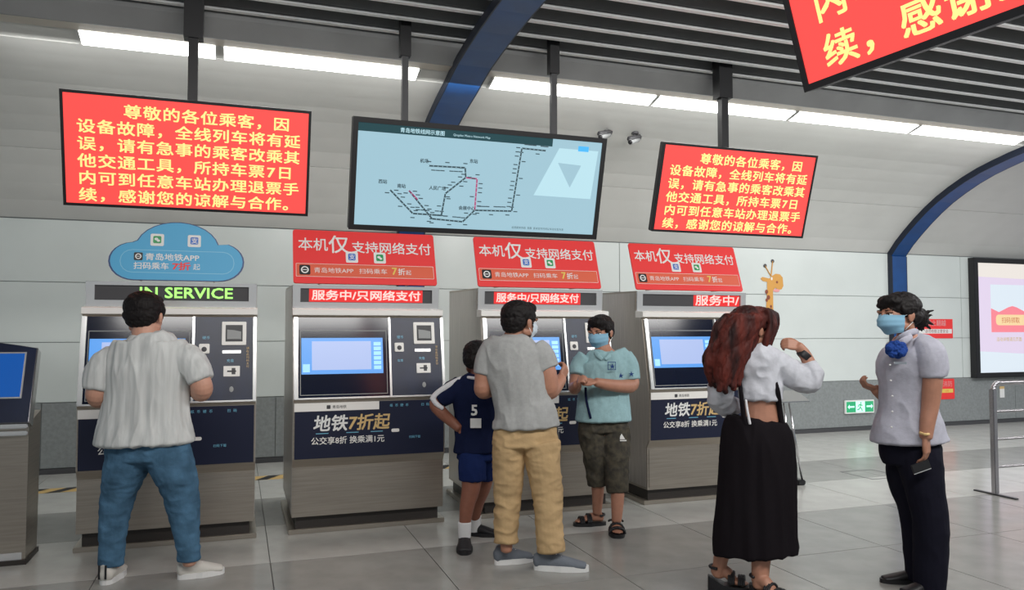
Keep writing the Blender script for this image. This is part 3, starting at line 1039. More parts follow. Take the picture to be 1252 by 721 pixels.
def fuse(mb, name, parent, voxel=.005, smooth=3, folds=None, origin=None):
    """joins overlapping shapes into one continuous skin (voxel remesh), smooths it, adds soft folds"""
    me = bpy.data.meshes.new('tmp')
    me.from_pydata([tuple(v) for v in mb.v], [], mb.f)
    bm = bmesh.new()
    bm.from_mesh(me)
    bmesh.ops.recalc_face_normals(bm, faces=bm.faces)
    bm.to_mesh(me)
    bm.free()
    o = bpy.data.objects.new('tmp', me)
    COL.objects.link(o)
    r = o.modifiers.new('r', 'REMESH')
    r.mode = 'VOXEL'
    r.voxel_size = voxel
    if smooth:
        s = o.modifiers.new('s', 'SMOOTH')
        s.iterations = smooth
        s.factor = .5
    dg = bpy.context.evaluated_depsgraph_get()
    out = bpy.data.meshes.new_from_object(o.evaluated_get(dg))
    bpy.data.objects.remove(o)
    bpy.data.meshes.remove(me)
    out.name = name
    out.materials.clear()
    out.materials.append(mb.mats[0])
    n = len(out.vertices)
    off = origin if origin is not None else (parent.location if parent else Vector((0, 0, 0)))
    if folds:
        amp, fr = folds
        co = [v.co.copy() for v in out.vertices]
        no = [v.normal.copy() for v in out.vertices]
        for i, v in enumerate(out.vertices):
            p = co[i]
            q = Vector((p.x * fr[0], p.y * fr[0], p.z * fr[1]))
            h = noise.noise(q) * .65 + noise.noise(q * 2.1 + Vector((3, 1, 7))) * .35
            h = 1 - 2 * abs(h) * 1.6
            v.co = p + no[i] * (h * amp)
    for v in out.vertices:
        v.co -= off
    out.polygons.foreach_set('use_smooth', [True] * len(out.polygons))
    ob = bpy.data.objects.new(name, out)
    COL.objects.link(ob)
    if parent:
        ob.parent = parent
    return ob


def plain(mb, name, parent, origin, smooth=True):
    mb.v = [v - origin for v in mb.v]
    return mb.build(name, parent, smooth)


def add_hand(mb, wrist, direc, palm, m, side=1, curl=.6, k=1.0, thumb_in=.5):
    """palm block, four unequal fingers of three bones and a thumb; palm = the way the fingers close"""
    d = direc.normalized()
    p = (palm - d * palm.dot(d)).normalized()
    w = d.cross(p) * side                      # towards the thumb side
    W_ = Vector(wrist)
    for o_ in (-.026, -.009, .009, .026):      # palm
        loft(mb, [(W_ + w * (o_ * .55) * k - d * .012 * k, .014 * k, .014 * k), (W_ + (d * .045 + w * o_) * k, .0155 * k, .014 * k), (W_ + (d * .085 + w * o_ * 1.05) * k, .0125 * k, .012 * k)], m, n=10, sub=2)
    lens = ((.026, .95), (.009, 1.05), (-.009, .98), (-.026, .78))
    for o_, L in lens:
        base = W_ + (d * .083 + w * o_ * 1.05) * k
        a, pts = 0.0, [base]
        for j, seg in enumerate((.040, .025, .020)):
            a += curl * (.9, 1.1, .8)[j]
            base = base + (d * math.cos(a) + p * math.sin(a)) * seg * L * k
            pts.append(base)
        rr = (.0098, .0090, .0082, .0070)
        loft(mb, [(q, r * k, r * k) for q, r in zip(pts, rr)], m, n=10, sub=3, cap=.9)
    b = W_ + (d * .022 + w * .028) * k
    q1 = b + (d * .030 + w * (.024 - .014 * thumb_in) + p * .022 * thumb_in) * k
    q2 = q1 + (d * .028 + w * (.010 - .022 * thumb_in) + p * .016 * thumb_in) * k
    q3 = q2 + (d * .022 - w * .012 * thumb_in + p * .010 * thumb_in) * k
    loft(mb, [(b, .014 * k, .014 * k), (q1, .0115 * k, .0115 * k), (q2, .0100 * k, .0100 * k), (q3, .0080 * k, .0080 * k)], m, n=10, sub=3, cap=.9)


def head_T(c, face, tilt=0.0, k=1.0, lat=1.15, roll=0.0):
    """local head frame: x to the person's right, y forward, z up; slightly widened across the view"""
    f = face.normalized()
    r = f.cross(UP).normalized()
    f2 = (f * math.cos(tilt) + UP * math.sin(tilt)).normalized()
    u = r.cross(f2).normalized()
    A = Matrix(((r.x, f2.x, u.x), (r.y, f2.y, u.y), (r.z, f2.z, u.z)))
    S = Matrix.Identity(3)
    for i in range(3):
        for j in range(3):
            S[i][j] += (lat - 1) * RTV[i] * RTV[j]
    return Matrix.Translation(c) @ (S @ A * k).to_4x4()


def add_head(mb, T, m):
    ell(mb, (0, -.015, .035), (.074, .093, .084), m, T, 12)
    ell(mb, (0, .026, -.022), (.062, .064, .082), m, T, 12)
    ell(mb, (0, .044, -.074), (.042, .040, .036), m, T, 10)
    for s in (-1, 1):
        ell(mb, (s * .036, .042, -.030), (.028, .036, .040), m, T, 8)       # cheek
        ell(mb, (s * .050, .012, -.062), (.020, .040, .026), m, T, 8)       # jaw
        ell(mb, (s * .077, -.008, -.012), (.008, .018, .031), m, T, 8)      # ear
        ell(mb, (s * .080, -.016, -.006), (.008, .012, .022), m, T, 8)
        ell(mb, (s * .030, .080, .018), (.026, .012, .010), m, T, 8)        # brow
    ell(mb, (0, .090, -.006), (.009, .012, .026), m, T, 8)                 # nose
    ell(mb, (0, .098, -.030), (.014, .015, .012), m, T, 8)
    ell(mb, (0, .082, -.060), (.022, .010, .006), m, T, 8)                 # lips
    ell(mb, (0, .081, -.069), (.019, .010, .006), m, T, 8)


def face_parts(root, T, skin_dark=None, mask=None, brows=True):
    org = root.location
    for s in (-1, 1):
        mb = MB()
        ell(mb, (s * .031, .078, .002), (.0135, .010, .0085), M['eyewhite'], T, 8)
        e = plain(mb, 'eye', root, org)
        mb = MB()
        ell(mb, (s * .031, .0855, .001), (.0065, .004, .0065), M['iris'], T, 8)
        plain(mb, 'iris', e, org)
        mb = MB()
        for j in range(4):
            ell(mb, (s * (.018 + j * .010), .0905 - j * .0035, .024 + (.002 if j in (1, 2) else 0)), (.008, .004, .0035), M['hairblack'], T, 6)
        plain(mb, 'eyebrow', root, org)
        mb = MB()
        for j in range(4):
            ell(mb, (s * (.020 + j * .0075), .0875 - j * .002, .0095 - abs(j - 1.5) * .0012), (.006, .003, .0016), M['hairblack'], T, 6)
        plain(mb, 'eyelash', e, org)
    if mask:
        mb = MB()
        nu, nv = 18, 12
        vs, fs = [], []
        for layer in (0, 1):
            for i in range(nu + 1):
                a = math.radians(-82 + 164 * i / nu)
                for j in range(nv + 1):
                    v = j / nv
                    z = .004 - v * .118 * (1 - .12 * abs(math.sin(a)))
                    z -= .006 * abs(math.sin(a)) * (1 - v)
                    rx = .074 - .014 * max(0, v - .5) * 2
                    ry = .078 + .022 * math.sin(min(1, v * 1.25) * math.pi) ** .7 * max(0, math.cos(a)) - .030 * max(0, v - .6) * 2.2
                    pl = .0016 * math.cos(v * 22)
                    rr = 1 + pl / .08 - layer * .02
                    vs.append(T @ Vector((math.sin(a) * rx * rr, .016 + math.cos(a) * ry * rr, z)))
        n1 = (nu + 1) * (nv + 1)
        for L in (0, 1):
            for i in range(nu):
                for j in range(nv):
                    q = [L * n1 + i * (nv + 1) + j, L * n1 + (i + 1) * (nv + 1) + j, L * n1 + (i + 1) * (nv + 1) + j + 1, L * n1 + i * (nv + 1) + j + 1]
                    fs.append(q)
        mb.add(vs, fs, mask)
        mo = plain(mb, 'face_mask', root, org)
        mb = MB()
        for s in (-1, 1):
            for (z0, zz) in ((-.004, .012), (-.085, -.040)):
                mb.rod((s * .072, .026, z0), (s * .082, -.014, zz), .0016, M['white'], 6, T=T)
        plain(mb, 'ear_loops', mo, org)['kind'] = 'stuff'
        return mo


def short_hair(root, T, m, grow=1.0, nape=-.055, fringe=.0):
    mb = MB()
    ell(mb, (0, -.024, .046), (.083 * grow, .096 * grow, .086 * grow), m, T, 14)
    ell(mb, (0, -.050, .000), (.076 * grow, .064 * grow, .070), m, T, 12)
    ell(mb, (0, -.064, nape + .02), (.060, .038, .040), m, T, 10)
    ell(mb, (0, .030, .082), (.068, .058, .046), m, T, 10)
    for s in (-1, 1):
        ell(mb, (s * .070, .006, .035), (.014, .040, .040), m, T, 8)
        ell(mb, (s * .074, .014, .004), (.007, .010, .026), m, T, 8)
    return fuse(mb, 'hair', root, .0055, 2, folds=(.0045, (26, 34)))


def add_shoe(root, ankle, toe_dir, m_up, m_sole, L=.29, wdt=.10, h=.085, name='shoe', lace=None, z0=0.0):
    """ankle: point on the ground under the ankle"""
    d = Vector((toe_dir.x, toe_dir.y, 0)).normalized()
    r = d.cross(UP)
    A = Vector((ankle[0], ankle[1], z0))
    T = Matrix(((r.x, d.x, 0, A.x), (r.y, d.y, 0, A.y), (0, 0, 1, A.z), (0, 0, 0, 1)))
    org = root.location
    hb_, s = L * .25, wdt / 2
    mb = MB()
    def R(pts):
        out = []
        for y_, w_, zc, hh in pts:
            out.append((T @ Vector((0, y_, zc)), w_, hh))
        return out
    loft(mb, R([(-hb_ + .012, s * .70, h * .55, h * .45), (-.01, s * .78, h * .62, h * .55), (L * .22, s * .85, h * .52, h * .44), (L * .48, s * .98, h * .40, h * .30), (L * .66, s * .80, h * .32, h * .22)]), m_up, UP, n=16)
    loft(mb, [(T @ Vector((0, -.015, h * .7)), s * .72, s * .95), (T @ Vector((0, -.018, h * 1.12)), s * .66, s * .88)], m_up, d, n=16)
    up = fuse(mb, name, root, .005, 3)
    mb = MB()
    n = 26
    ol = []
    for i in range(n):
        a = 2 * math.pi * i / n
        y_ = math.sin(a)
        yy = (L * .24 + y_ * L * .5)
        ww = s * (1.02 if y_ > -.2 else .88) * abs(math.cos(a)) ** .75 * (1 if math.cos(a) >= 0 else -1)
        ol.append((ww, yy))
    th = max(.022, h * .34)
    mb.prism(ol, 0, th, m_sole, 'z', T)
    plain(mb, 'sole', up, org, False)
    if lace:
        mb = MB()
        for i in range(4):
            y_ = L * (.12 + .09 * i)
            zz = h * (1.02 - .14 * i)
            mb.rod((-s * .35, y_, zz), (s * .35, y_ + .012, zz), .004, lace, 6, T=T)
        plain(mb, 'laces', up, org)['kind'] = 'stuff'
    return up


def add_sandal(root, ankle, toe_dir, m, L=.25, wdt=.095, plat=.02, heel=0.0):
    d = Vector((toe_dir.x, toe_dir.y, 0)).normalized()
    r = d.cross(UP)
    T = Matrix(((r.x, d.x, 0, ankle[0]), (r.y, d.y, 0, ankle[1]), (0, 0, 1, 0), (0, 0, 0, 1)))
    s = wdt / 2
    mb = MB()
    ol = []
    for i in range(24):
        a = 2 * math.pi * i / 24
        ww = s * (1.05 if math.sin(a) > -.2 else .85) * abs(math.cos(a)) ** .7 * (1 if math.cos(a) >= 0 else -1)
        ol.append((ww, L * .25 + math.sin(a) * L * .5))
    n = 24
    vs = [(x_, y_, 0) for x_, y_ in ol] + [(x_, y_, plat + heel * max(0, (.35 - (y_ / L + .25)))) for x_, y_ in ol]
    mb.add(vs, [list(range(n))[::-1], list(range(n, 2 * n))] + [(i, (i + 1) % n, (i + 1) % n + n, i + n) for i in range(n)], m, T)
    o = plain(mb, 'sandal', root, root.location, False)
    mb = MB()
    zt = plat
    for (y_, hh, w_) in ((L * .50, .040, s * 1.0), (L * .28, .060, s * .95)):
        pts = []
        for i in range(9):
            a = math.pi * i / 8
            pts.append((math.cos(a) * w_, y_, zt + math.sin(a) * hh + heel * .1))
        for wy in (-.012, .0, .012):
            mb.path([(p[0], p[1] + wy, p[2]) for p in pts], .008, m, 6, T)
    pts = [(math.cos(a) * s * .9, -.005 - math.sin(a) * .045, zt + heel * .3 + .055) for a in [math.pi * i / 8 for i in range(9)]]
    mb.path(pts, .008, m, 6, T)
    plain(mb, 'straps', o, root.location)['kind'] = 'stuff'
    return o


def foot(mb, ankle, toe_dir, m, L=.23, z0=.02, heel=0.0):
    d = Vector((toe_dir.x, toe_dir.y, 0)).normalized()
    r = d.cross(UP)
    A = Vector((ankle[0], ankle[1], z0))
    loft(mb, [(A - d * .03 + UP * (.03 + heel), .030, .028), (A + d * .04 + UP * (.038 + heel * .7), .034, .034), (A + d * L * .38 + UP * .026, .040, .022), (A + d * L * .55 + UP * .018, .040, .016)], m, UP, n=14)
    for j, (o_, l_) in enumerate(((-.030, .66), (-.013, .72), (.002, .70), (.016, .67), (.029, .62))):
        loft(mb, [(A + d * L * .50 + r * o_ + UP * .016, .010, .010), (A + d * L * l_ + r * o_ + UP * .012, .008, .008)], m, UP, n=8, sub=2)
    loft(mb, [(A + UP * (.03 + heel), .03, .034), (A + UP * (.10 + heel), .030, .030)], m, d, n=12, sub=2)


def cloth(name, col, **kw):
    d = dict(rough=.85, noise_amt=.06, nscale=40, bump=.25, bscale=45)
    d.update(kw)
    M[name] = mat(name, col, **d)
    M[name].node_tree.nodes['Principled BSDF'].inputs['Specular IOR Level'].default_value = .12
    return M[name]


cloth('shirtgrey', (.62, .64, .63), stretch=(1, 1, .08), noise_amt=.12, nscale=35)
cloth('jeans', (.075, .165, .265), noise_amt=.30, nscale=9, bump=.35)
cloth('teegrey', (.37, .375, .37))
cloth('khaki', (.52, .36, .19), noise_amt=.12, nscale=6)
cloth('navycloth', (.008, .013, .045))
cloth('navyshorts', (.010, .022, .095))
cloth('whitecloth', (.72, .72, .74))
cloth('teal', (.30, .47, .50))
cloth('darkprint', (.045, .042, .036), noise_amt=.5, nscale=22, col2=(.085, .075, .055))
cloth('blouse', (.56, .57, .62))
cloth('blackskirt', (.008, .006, .008), bump=.1)
cloth('uniform', (.44, .44, .51))
cloth('trouserdark', (.008, .008, .016), bump=.1)
cloth('bluebow', (.02, .06, .26), bump=.4)
M['skin'] = mat('skin_tan', (.42, .20, .13), .5, noise_amt=.08, nscale=25)
M['skinpale'] = mat('skin_light', (.58, .31, .22), .5, noise_amt=.06, nscale=25)
M['skindark'] = mat('skin_brown', (.27, .105, .065), .5, noise_amt=.08, nscale=25)
M['hairblack'] = mat('black_hair', (.008, .006, .006), .62, bump=.5, bscale=90, stretch=(1, 1, .25))
M['hairred'] = mat('auburn_hair', (.12, .020, .013), .65, noise_amt=.7, nscale=14, bump=.6, bscale=60, stretch=(1, 1, .15), col2=(.018, .006, .006))
for k_ in ('hairblack', 'hairred'):
    M[k_].node_tree.nodes['Principled BSDF'].inputs['Specular IOR Level'].default_value = .25
M['eyewhite'] = mat('eye_white', (.75, .73, .70), .25)
M['iris'] = mat('dark_iris', (.02, .012, .008), .15)
M['maskblue'] = mat('mask_blue', (.24, .46, .62), .8, bump=.1)
M['masklight'] = mat('mask_pale', (.62, .70, .76), .8)
M['shoewhite'] = mat('shoe_canvas_white', (.62, .60, .55), .7)
M['shoegrey'] = mat('shoe_knit_grey', (.15, .17, .20), .8, bump=.3)
M['solewhite'] = mat('sole_white', (.75, .75, .74), .5)
M['shoeblack'] = mat('shoe_black', (.010, .010, .012), .5)
M['socks'] = mat('white_sock', (.75, .75, .75), .9)


def tube_part(name, pts, m, root, voxel=.006, smooth=3, folds=None, dr=1.0):
    mb = MB()
    for p in pts:
        px_loft(mb, p, m, dr)
    return fuse(mb, name, root, voxel, smooth, folds)


def new_person(label, gx, gy):
    return thing('person', label, 'person', (gx, gy, 0))


# ---- 1: man in a pale striped shirt and jeans at the left machine, seen from behind
D = 4.70
pr = new_person('person in pale striped half sleeve shirt and blue jeans using the leftmost ticket machine', -.46, 5.17)
sk = M['skinpale']
T = head_T(at(177, 386, D + .02), FWV, -.12, 1.10, 1.20)
mb = MB()
add_head(mb, T, sk)
px_loft(mb, [(177, 398, D, 15), (177, 412, D - .01, 15), (178, 424, D, 20)], sk)
px_loft(mb, [(178, 420, D, 20), (180, 440, D, 38), (180, 490, D, 36), (181, 545, D, 40)], sk, .55)
el1, el2 = at(119, 483, D - .03), at(245, 474, D - .03)
px_loft(mb, [(142, 434, D, 13), (124, 458, D - .02, 12), (119, 478, D - .03, 13), (119, 485, D, 13.5), (121, 484, D + .12, 11.5), (126, 478, D + .27, 8)], sk, .9)
px_loft(mb, [(220, 434, D, 13), (240, 456, D - .02, 12), (246, 470, D - .03, 13), (246, 477, D, 13.5), (242, 477, D + .12, 11.5), (233, 470, D + .27, 8)], sk, .9)
add_hand(mb, at(126, 477, D + .28), FWV + UP * .15 + RTV * .15, -UP, sk, 1, .25)
add_hand(mb, at(232, 469, D + .28), FWV + UP * .25 - RTV * .2, -UP, sk, -1, .25)
gl, gr = at(134, 700, 4.70), at(234, 694, 4.76)
for a, b, c in (((157, 555), (145, 610), (137, 693)), ((208, 555), (221, 610), (232, 688))):
    px_loft(mb, [(a[0], a[1], D, 18), (b[0], b[1], D + .02, 12), (c[0], c[1], D + .02, 8)], sk)
body = fuse(mb, 'body', pr, .0045, 2)
short_hair(pr, T, M['hairblack'], 1.02)
mb = MB()
px_loft(mb, [(178, 411, D, 21, .95), (179, 415, D, 32, .78), (179, 420, D, 42, .62), (180, 428, D, 49, .54), (181, 440, D, 52, .52), (181, 455, D, 50, .58), (180, 480, D, 49, .56), (178, 505, D, 52, .54), (177, 525, D, 56, .58), (177, 540, D, 59, .60)], M['shirtgrey'], n=30, cap=.12)
px_loft(mb, [(150, 434, D, 13), (134, 441, D - .01, 17), (124, 455, D - .02, 18), (119, 474, D - .03, 16)], M['shirtgrey'], .9, cap=.15)
px_loft(mb, [(210, 431, D, 13), (226, 436, D - .01, 16.5), (238, 449, D - .02, 17), (245, 464, D - .03, 15.5)], M['shirtgrey'], .9, cap=.15)
sh = fuse(mb, 'shirt', pr, .006, 3, folds=(.010, (11, 1.8)))
mb = MB()
px_loft(mb, [(178, 410, D, 18, .95), (178, 416, D, 23, .95)], M['shirtgrey'], cap=.2)
fuse(mb, 'collar', sh, .005, 2, origin=pr.location)
mb = MB()
px_loft(mb, [(180, 520, D, 42, .42), (181, 545, D, 51, .50), (181, 560, D, 50, .55)], M['jeans'], n=28, cap=.2)
px_loft(mb, [(160, 556, D, 27, .95), (152, 578, D, 24), (145, 602, D + .01, 20), (139, 640, D, 16), (137, 670, D, 14), (136, 690, D, 14)], M['jeans'], cap=.1)
px_loft(mb, [(205, 556, D, 27, .95), (214, 578, D, 24), (221, 602, D + .02, 20.5), (227, 640, D + .03, 16.5), (230, 666, D + .03, 13.5), (231, 684, D + .03, 13)], M['jeans'], cap=.1)
jn = fuse(mb, 'jeans', pr, .006, 3, folds=(.006, (8, 13)))
g1, g2 = at(133, 707, 4.70), at(232, 699, 4.78)
s1 = add_shoe(pr, g1, FWV * 1 - RTV * .15, M['shoewhite'], M['solewhite'], .27, .125, .10, lace=None)
for dx in (-.022, .016):
    mb = MB().box(dx, dx + .010, -.003, .004, .02, .10, M['black'], Matrix.Translation(g1 - FWV * .080) @ Matrix.Rotation(-YAW, 4, 'Z'))
    plain(mb, 'heel_stripe', s1, pr.location, False)
add_shoe(pr, g2, RTV * .9 + FWV * .5, M['shoewhite'], M['solewhite'], .27, .105, .095, lace=M['white'])

# ---- 2: boy in a navy uniform, hand on hip, behind the man in khaki
D = 5.50
pr = new_person('person in navy sports shirt with white shoulder stripe and shorts, hand on hip', 1.60, 5.36)
sk = M['skindark']
T = head_T(at(584, 440, D), FWV * .9 + RTV * .25, -.25, 1.0, 1.15)
mb = MB()
add_head(mb, T, sk)
px_loft(mb, [(584, 448, D, 9), (584, 460, D, 9), (584, 468, D, 14)], sk)
px_loft(mb, [(584, 468, D, 16), (584, 500, D, 20), (585, 545, D, 20)], sk, .6)
px_loft(mb, [(562, 471, D, 9), (545, 484, D - .02, 8), (532, 493, D - .05, 7.5), (540, 504, D - .06, 7.5), (552, 515, D - .05, 6.5), (561, 523, D - .06, 5.5)], sk)
add_hand(mb, at(561, 523, D - .06), RTV * .9 - UP * .35, FWV, sk, -1, .25, .88)
px_loft(mb, [(604, 471, D, 9), (612, 500, D, 8), (606, 520, D + .1, 6)], sk)
add_hand(mb, at(606, 520, D + .1), -RTV * .2 - UP * .6 + FWV * .5, -RTV, sk, 1, .4, .88)
px_loft(mb, [(577, 565, D - .05, 14), (576, 595, D - .07, 11.5), (571, 618, D - .09, 9), (568, 645, D - .10, 6.5), (568, 660, D - .10, 6)], sk)
px_loft(mb, [(594, 565, D + .08, 14), (589, 595, D + .15, 11), (583, 615, D + .2, 8.5), (579, 640, D + .24, 6)], sk)
fuse(mb, 'body', pr, .0045, 2)
short_hair(pr, T, M['hairblack'], 1.03)
nv = M['navycloth']
mb = MB()
px_loft(mb, [(585, 459, D, 13, .9), (584, 464, D, 21, .7), (583, 472, D, 29, .55), (583, 488, D, 29, .6), (584, 510, D, 28, .6), (585, 530, D, 29, .62), (586, 551, D, 31, .64)], nv, n=26, cap=.12)
px_loft(mb, [(563, 471, D, 12), (549, 480, D - .02, 12), (536, 489, D - .04, 11)], nv, .95, cap=.15)
px_loft(mb, [(604, 471, D, 12), (611, 484, D, 12), (613, 496, D, 11)], nv, .95, cap=.15)
sh = fuse(mb, 'sports_shirt', pr, .006, 3, folds=(.006, (9, 5)))
mb = MB()
px_loft(mb, [(574, 461, D, 3.2), (562, 464, D - .03, 3.6), (548, 471.5, D - .06, 3.8), (534, 481, D - .08, 3.6), (528, 488, D - .08, 3.2)], M['whitecloth'], .9)
px_loft(mb, [(529, 487, D - .07, 3), (533, 493, D - .10, 3), (541, 499, D - .10, 2.6)], M['whitecloth'])
so = fuse(mb, 'shoulder_stripe', sh, .004, 1, origin=pr.location)
mb = MB()
px_loft(mb, [(572, 461, D - .06, 1.8), (585, 462.5, D - .10, 2), (598, 461, D - .06, 1.8)], M['whitecloth'])
fuse(mb, 'collar_stripe', sh, .004, 1, origin=pr.location)
mb = MB()
Tn = plane_T(at(575, 523, D - .135), RTV, UP)
put_text(mb, '5', .10, M['white'], Tn, 0, .085, bold=.003, off=.0)
mb.box(.0, .075, 0, .065, -.004, 0, M['white'], Tn)
plain(mb, 'shirt_print', sh, pr.location, False)['kind'] = 'stuff'
mb = MB()
px_loft(mb, [(585, 538, D, 24, .55), (585, 560, D, 27, .62)], M['navyshorts'], n=26, cap=.15)
px_loft(mb, [(577, 556, D - .03, 17), (577, 572, D - .05, 17), (577, 587, D - .06, 16.5)], M['navyshorts'], cap=.1)
px_loft(mb, [(594, 556, D + .04, 16), (594, 570, D + .08, 15), (593, 583, D + .1, 14)], M['navyshorts'], cap=.1)
fuse(mb, 'shorts', pr, .006, 3, folds=(.006, (10, 6)))
for (x_, y_, dd) in ((568, 643, D - .10), (580, 635, D + .24)):
    mb = MB()
    px_loft(mb, [(x_, y_ - 5, dd, 8.3), (x_, y_ + 5, dd, 8.0), (x_, y_ + 14, dd, 7.5)], M['socks'], cap=.1)
    fuse(mb, 'sock', pr, .005, 1)
g1, g2 = at(568, 660, D - .10), at(581, 650, D + .24)
add_shoe(pr, g1, -FWV * .8 + RTV * .05, M['shoeblack'], M['shoeblack'], .23, .11, .085)
add_shoe(pr, g2, RTV * .95 - FWV * .2, M['shoeblack'], M['shoeblack'], .24, .09, .08)

# ---- 3: man in a grey tee shirt and khaki trousers
D = 5.0
pr = new_person('person in grey tee shirt, khaki trousers and grey trainers, back to the viewer', 1.80, 4.70)
sk = M['skin']
FC = FWV * .72 + RTV * .70
T = head_T(at(636, 393, D), FC, -.06, 1.03, 1.16)
mb = MB()
add_head(mb, T, sk)
px_loft(mb, [(631, 398, D, 12), (629, 410, D, 12.5), (628, 418, D, 20)], sk)
px_loft(mb, [(628, 418, D, 18), (628, 440, D, 28), (636, 480, D, 25), (642, 530, D, 26)], sk, .62)
px_loft(mb, [(600, 428, D, 10), (592, 450, D, 10), (590, 466, D, 10), (590, 477, D + .01, 10), (596, 479, D + .14, 8), (608, 474, D + .26, 6)], sk, .95)
add_hand(mb, at(608, 474, D + .27), FWV * .6 + RTV * .8, -UP, sk, -1, .4)
px_loft(mb, [(655, 430, D, 11), (666, 448, D, 12), (670, 464, D, 12), (671, 476, D + .02, 12.5), (678, 473, D + .10, 9.5), (686, 463, D + .2, 7)], sk, .95)
add_hand(mb, at(686, 463, D + .2), RTV * .35 + UP * .75 + FWV * .3, -RTV * .6 + FWV * .4, sk, -1, .75, .95)
for a, b, c in (((623, 545), (620, 605), (619, 672)), ((662, 545), (669, 605), (674, 682))):
    px_loft(mb, [(a[0], a[1], D, 15), (b[0], b[1], D, 11), (c[0], c[1], D - .02, 7)], sk)
fuse(mb, 'body', pr, .0045, 2)
short_hair(pr, T, M['hairblack'], 1.0)
face_parts(pr, T, mask=M['masklight'])
tg = M['teegrey']
mb = MB()
px_loft(mb, [(629, 410, D, 15, .9), (629, 414, D, 24, .8), (628, 420, D, 34, .6), (627, 430, D, 39, .56), (629, 448, D, 37, .62), (634, 468, D, 34.5, .62), (638, 492, D, 34, .6), (642, 508, D, 38, .66), (643, 521, D, 40.5, .68)], tg, n=28, cap=.12)
px_loft(mb, [(602, 425, D, 13), (594, 438, D, 13.5), (591, 456, D, 12)], tg, .95, cap=.15)
px_loft(mb, [(653, 424, D, 14), (662, 436, D, 15.5), (668, 450, D, 14.5)], tg, .95, cap=.15)
sh = fuse(mb, 'tee_shirt', pr, .006, 3, folds=(.008, (8, 3.5)))
kh = M['khaki']
mb = MB()
px_loft(mb, [(642, 504, D, 30, .5), (643, 526, D, 38, .55), (643, 543, D, 40, .6)], kh, n=28, cap=.2)
px_loft(mb, [(624, 540, D, 20, .95), (622, 562, D, 19), (621, 600, D, 16.5), (619, 635, D, 14.5), (619, 662, D - .01, 14)], kh, cap=.1)
px_loft(mb, [(662, 540, D - .02, 22, .95), (664, 562, D - .02, 21), (669, 600, D - .04, 18), (671, 638, D - .07, 16), (674, 673, D - .09, 16)], kh, cap=.1)
tr = fuse(mb, 'trousers', pr, .006, 3, folds=(.008, (7, 12)))
mb = MB()
px_loft(mb, [(681, 522, D - .02, 1.5), (682, 530, D - .02, 1.5), (683, 540, D - .02, 1.5)], M['dgrey'])
fuse(mb, 'pocket_edge', tr, .004, 0, origin=pr.location)
g1, g2 = at(617, 684, 5.06), at(670, 693, 4.93)
add_shoe(pr, g1, RTV * .95 + FWV * .35, M['shoegrey'], M['solewhite'], .27, .10, .095, lace=M['white'])
add_shoe(pr, g2, RTV * 1.0 - FWV * .10, M['shoegrey'], M['solewhite'], .345, .10, .10, lace=M['white'])

# ---- 4: boy in a teal polo, facing the viewer
D = 5.90
pr = new_person('person in pale teal polo, dark patterned shorts, sandals and blue mask, hands together', 2.62, 5.40)
sk = M['skin']
FC = -FWV * .80 - RTV * .52
T = head_T(at(734, 406, D), FC, -.16, .98, 1.12)
mb = MB()
add_head(mb, T, sk)
px_loft(mb, [(736, 413, D, 9), (737, 424, D, 9.5), (738, 432, D, 15)], sk)
px_loft(mb, [(738, 432, D, 15), (740, 450, D, 22), (738, 490, D, 22), (738, 530, D, 20)], sk, .62)
px_loft(mb, [(763, 438, D, 9), (770, 456, D, 9), (772, 470, D - .03, 9), (760, 472, D - .12, 8), (742, 470, D - .20, 7), (729, 467, D - .25, 5.5)], sk)
add_hand(mb, at(729, 467, D - .25), -RTV * .95 + UP * .15, FWV * .3 - UP * .9, sk, 1, .5, .92)
px_loft(mb, [(712, 438, D, 8), (706, 455, D, 8), (703, 472, D - .02, 8), (703, 474, D - .14, 7), (706, 470, D - .24, 5.5)], sk)
add_hand(mb, at(706, 472, D - .24), -FWV * .6 + UP * .55 + RTV * .1, RTV * .9 - FWV * .2, sk, 1, .95, .88)
px_loft(mb, [(729, 545, D, 14), (730, 580, D + .02, 9), (731, 600, D + .05, 7.5), (730, 625, D + .1, 5.5)], sk)
px_loft(mb, [(753, 545, D - .03, 14), (755, 585, D - .08, 9), (755, 610, D - .1, 8), (754, 636, D - .12, 6)], sk)
g1, g2 = at(731, 633, 6.04), at(753, 640, 5.83)
foot(mb, g1, -RTV * 1.0 - FWV * .15, sk, .25, .025)
foot(mb, g2, -FWV * 1.0 - RTV * .05, sk, .23, .025)
fuse(mb, 'body', pr, .0045, 2)
short_hair(pr, T, M['hairblack'], 1.02)
face_parts(pr, T, mask=M['maskblue'])
te = M['teal']
mb = MB()
px_loft(mb, [(738, 429, D, 14, .85), (738, 432, D, 22, .72), (740, 438, D, 30, .6), (741, 448, D, 32, .6), (740, 465, D, 30.5, .64), (738, 488, D, 31, .66), (738, 513, D, 34, .70)], te, n=28, cap=.12)
px_loft(mb, [(761, 436, D, 12), (767, 447, D, 13), (769, 463, D - .01, 13)], te, .95, cap=.15)
px_loft(mb, [(715, 436, D, 10), (708, 446, D, 10), (706, 457, D - .02, 9.5)], te, .95, cap=.15)
sh = fuse(mb, 'polo_shirt', pr, .006, 3, folds=(.006, (9, 5)))
mb = MB()
px_loft(mb, [(728, 430, D - .06, 3), (731, 434, D - .10, 3.2), (736, 439, D - .125, 2)], te, .5)
px_loft(mb, [(749, 430, D - .05, 3), (746, 434, D - .10, 3.2), (740, 439, D - .125, 2)], te, .5)
fuse(mb, 'collar', sh, .004, 1, origin=pr.location)
mb = MB()
Tn = plane_T(at(743, 452, D - .150), RTV, UP)
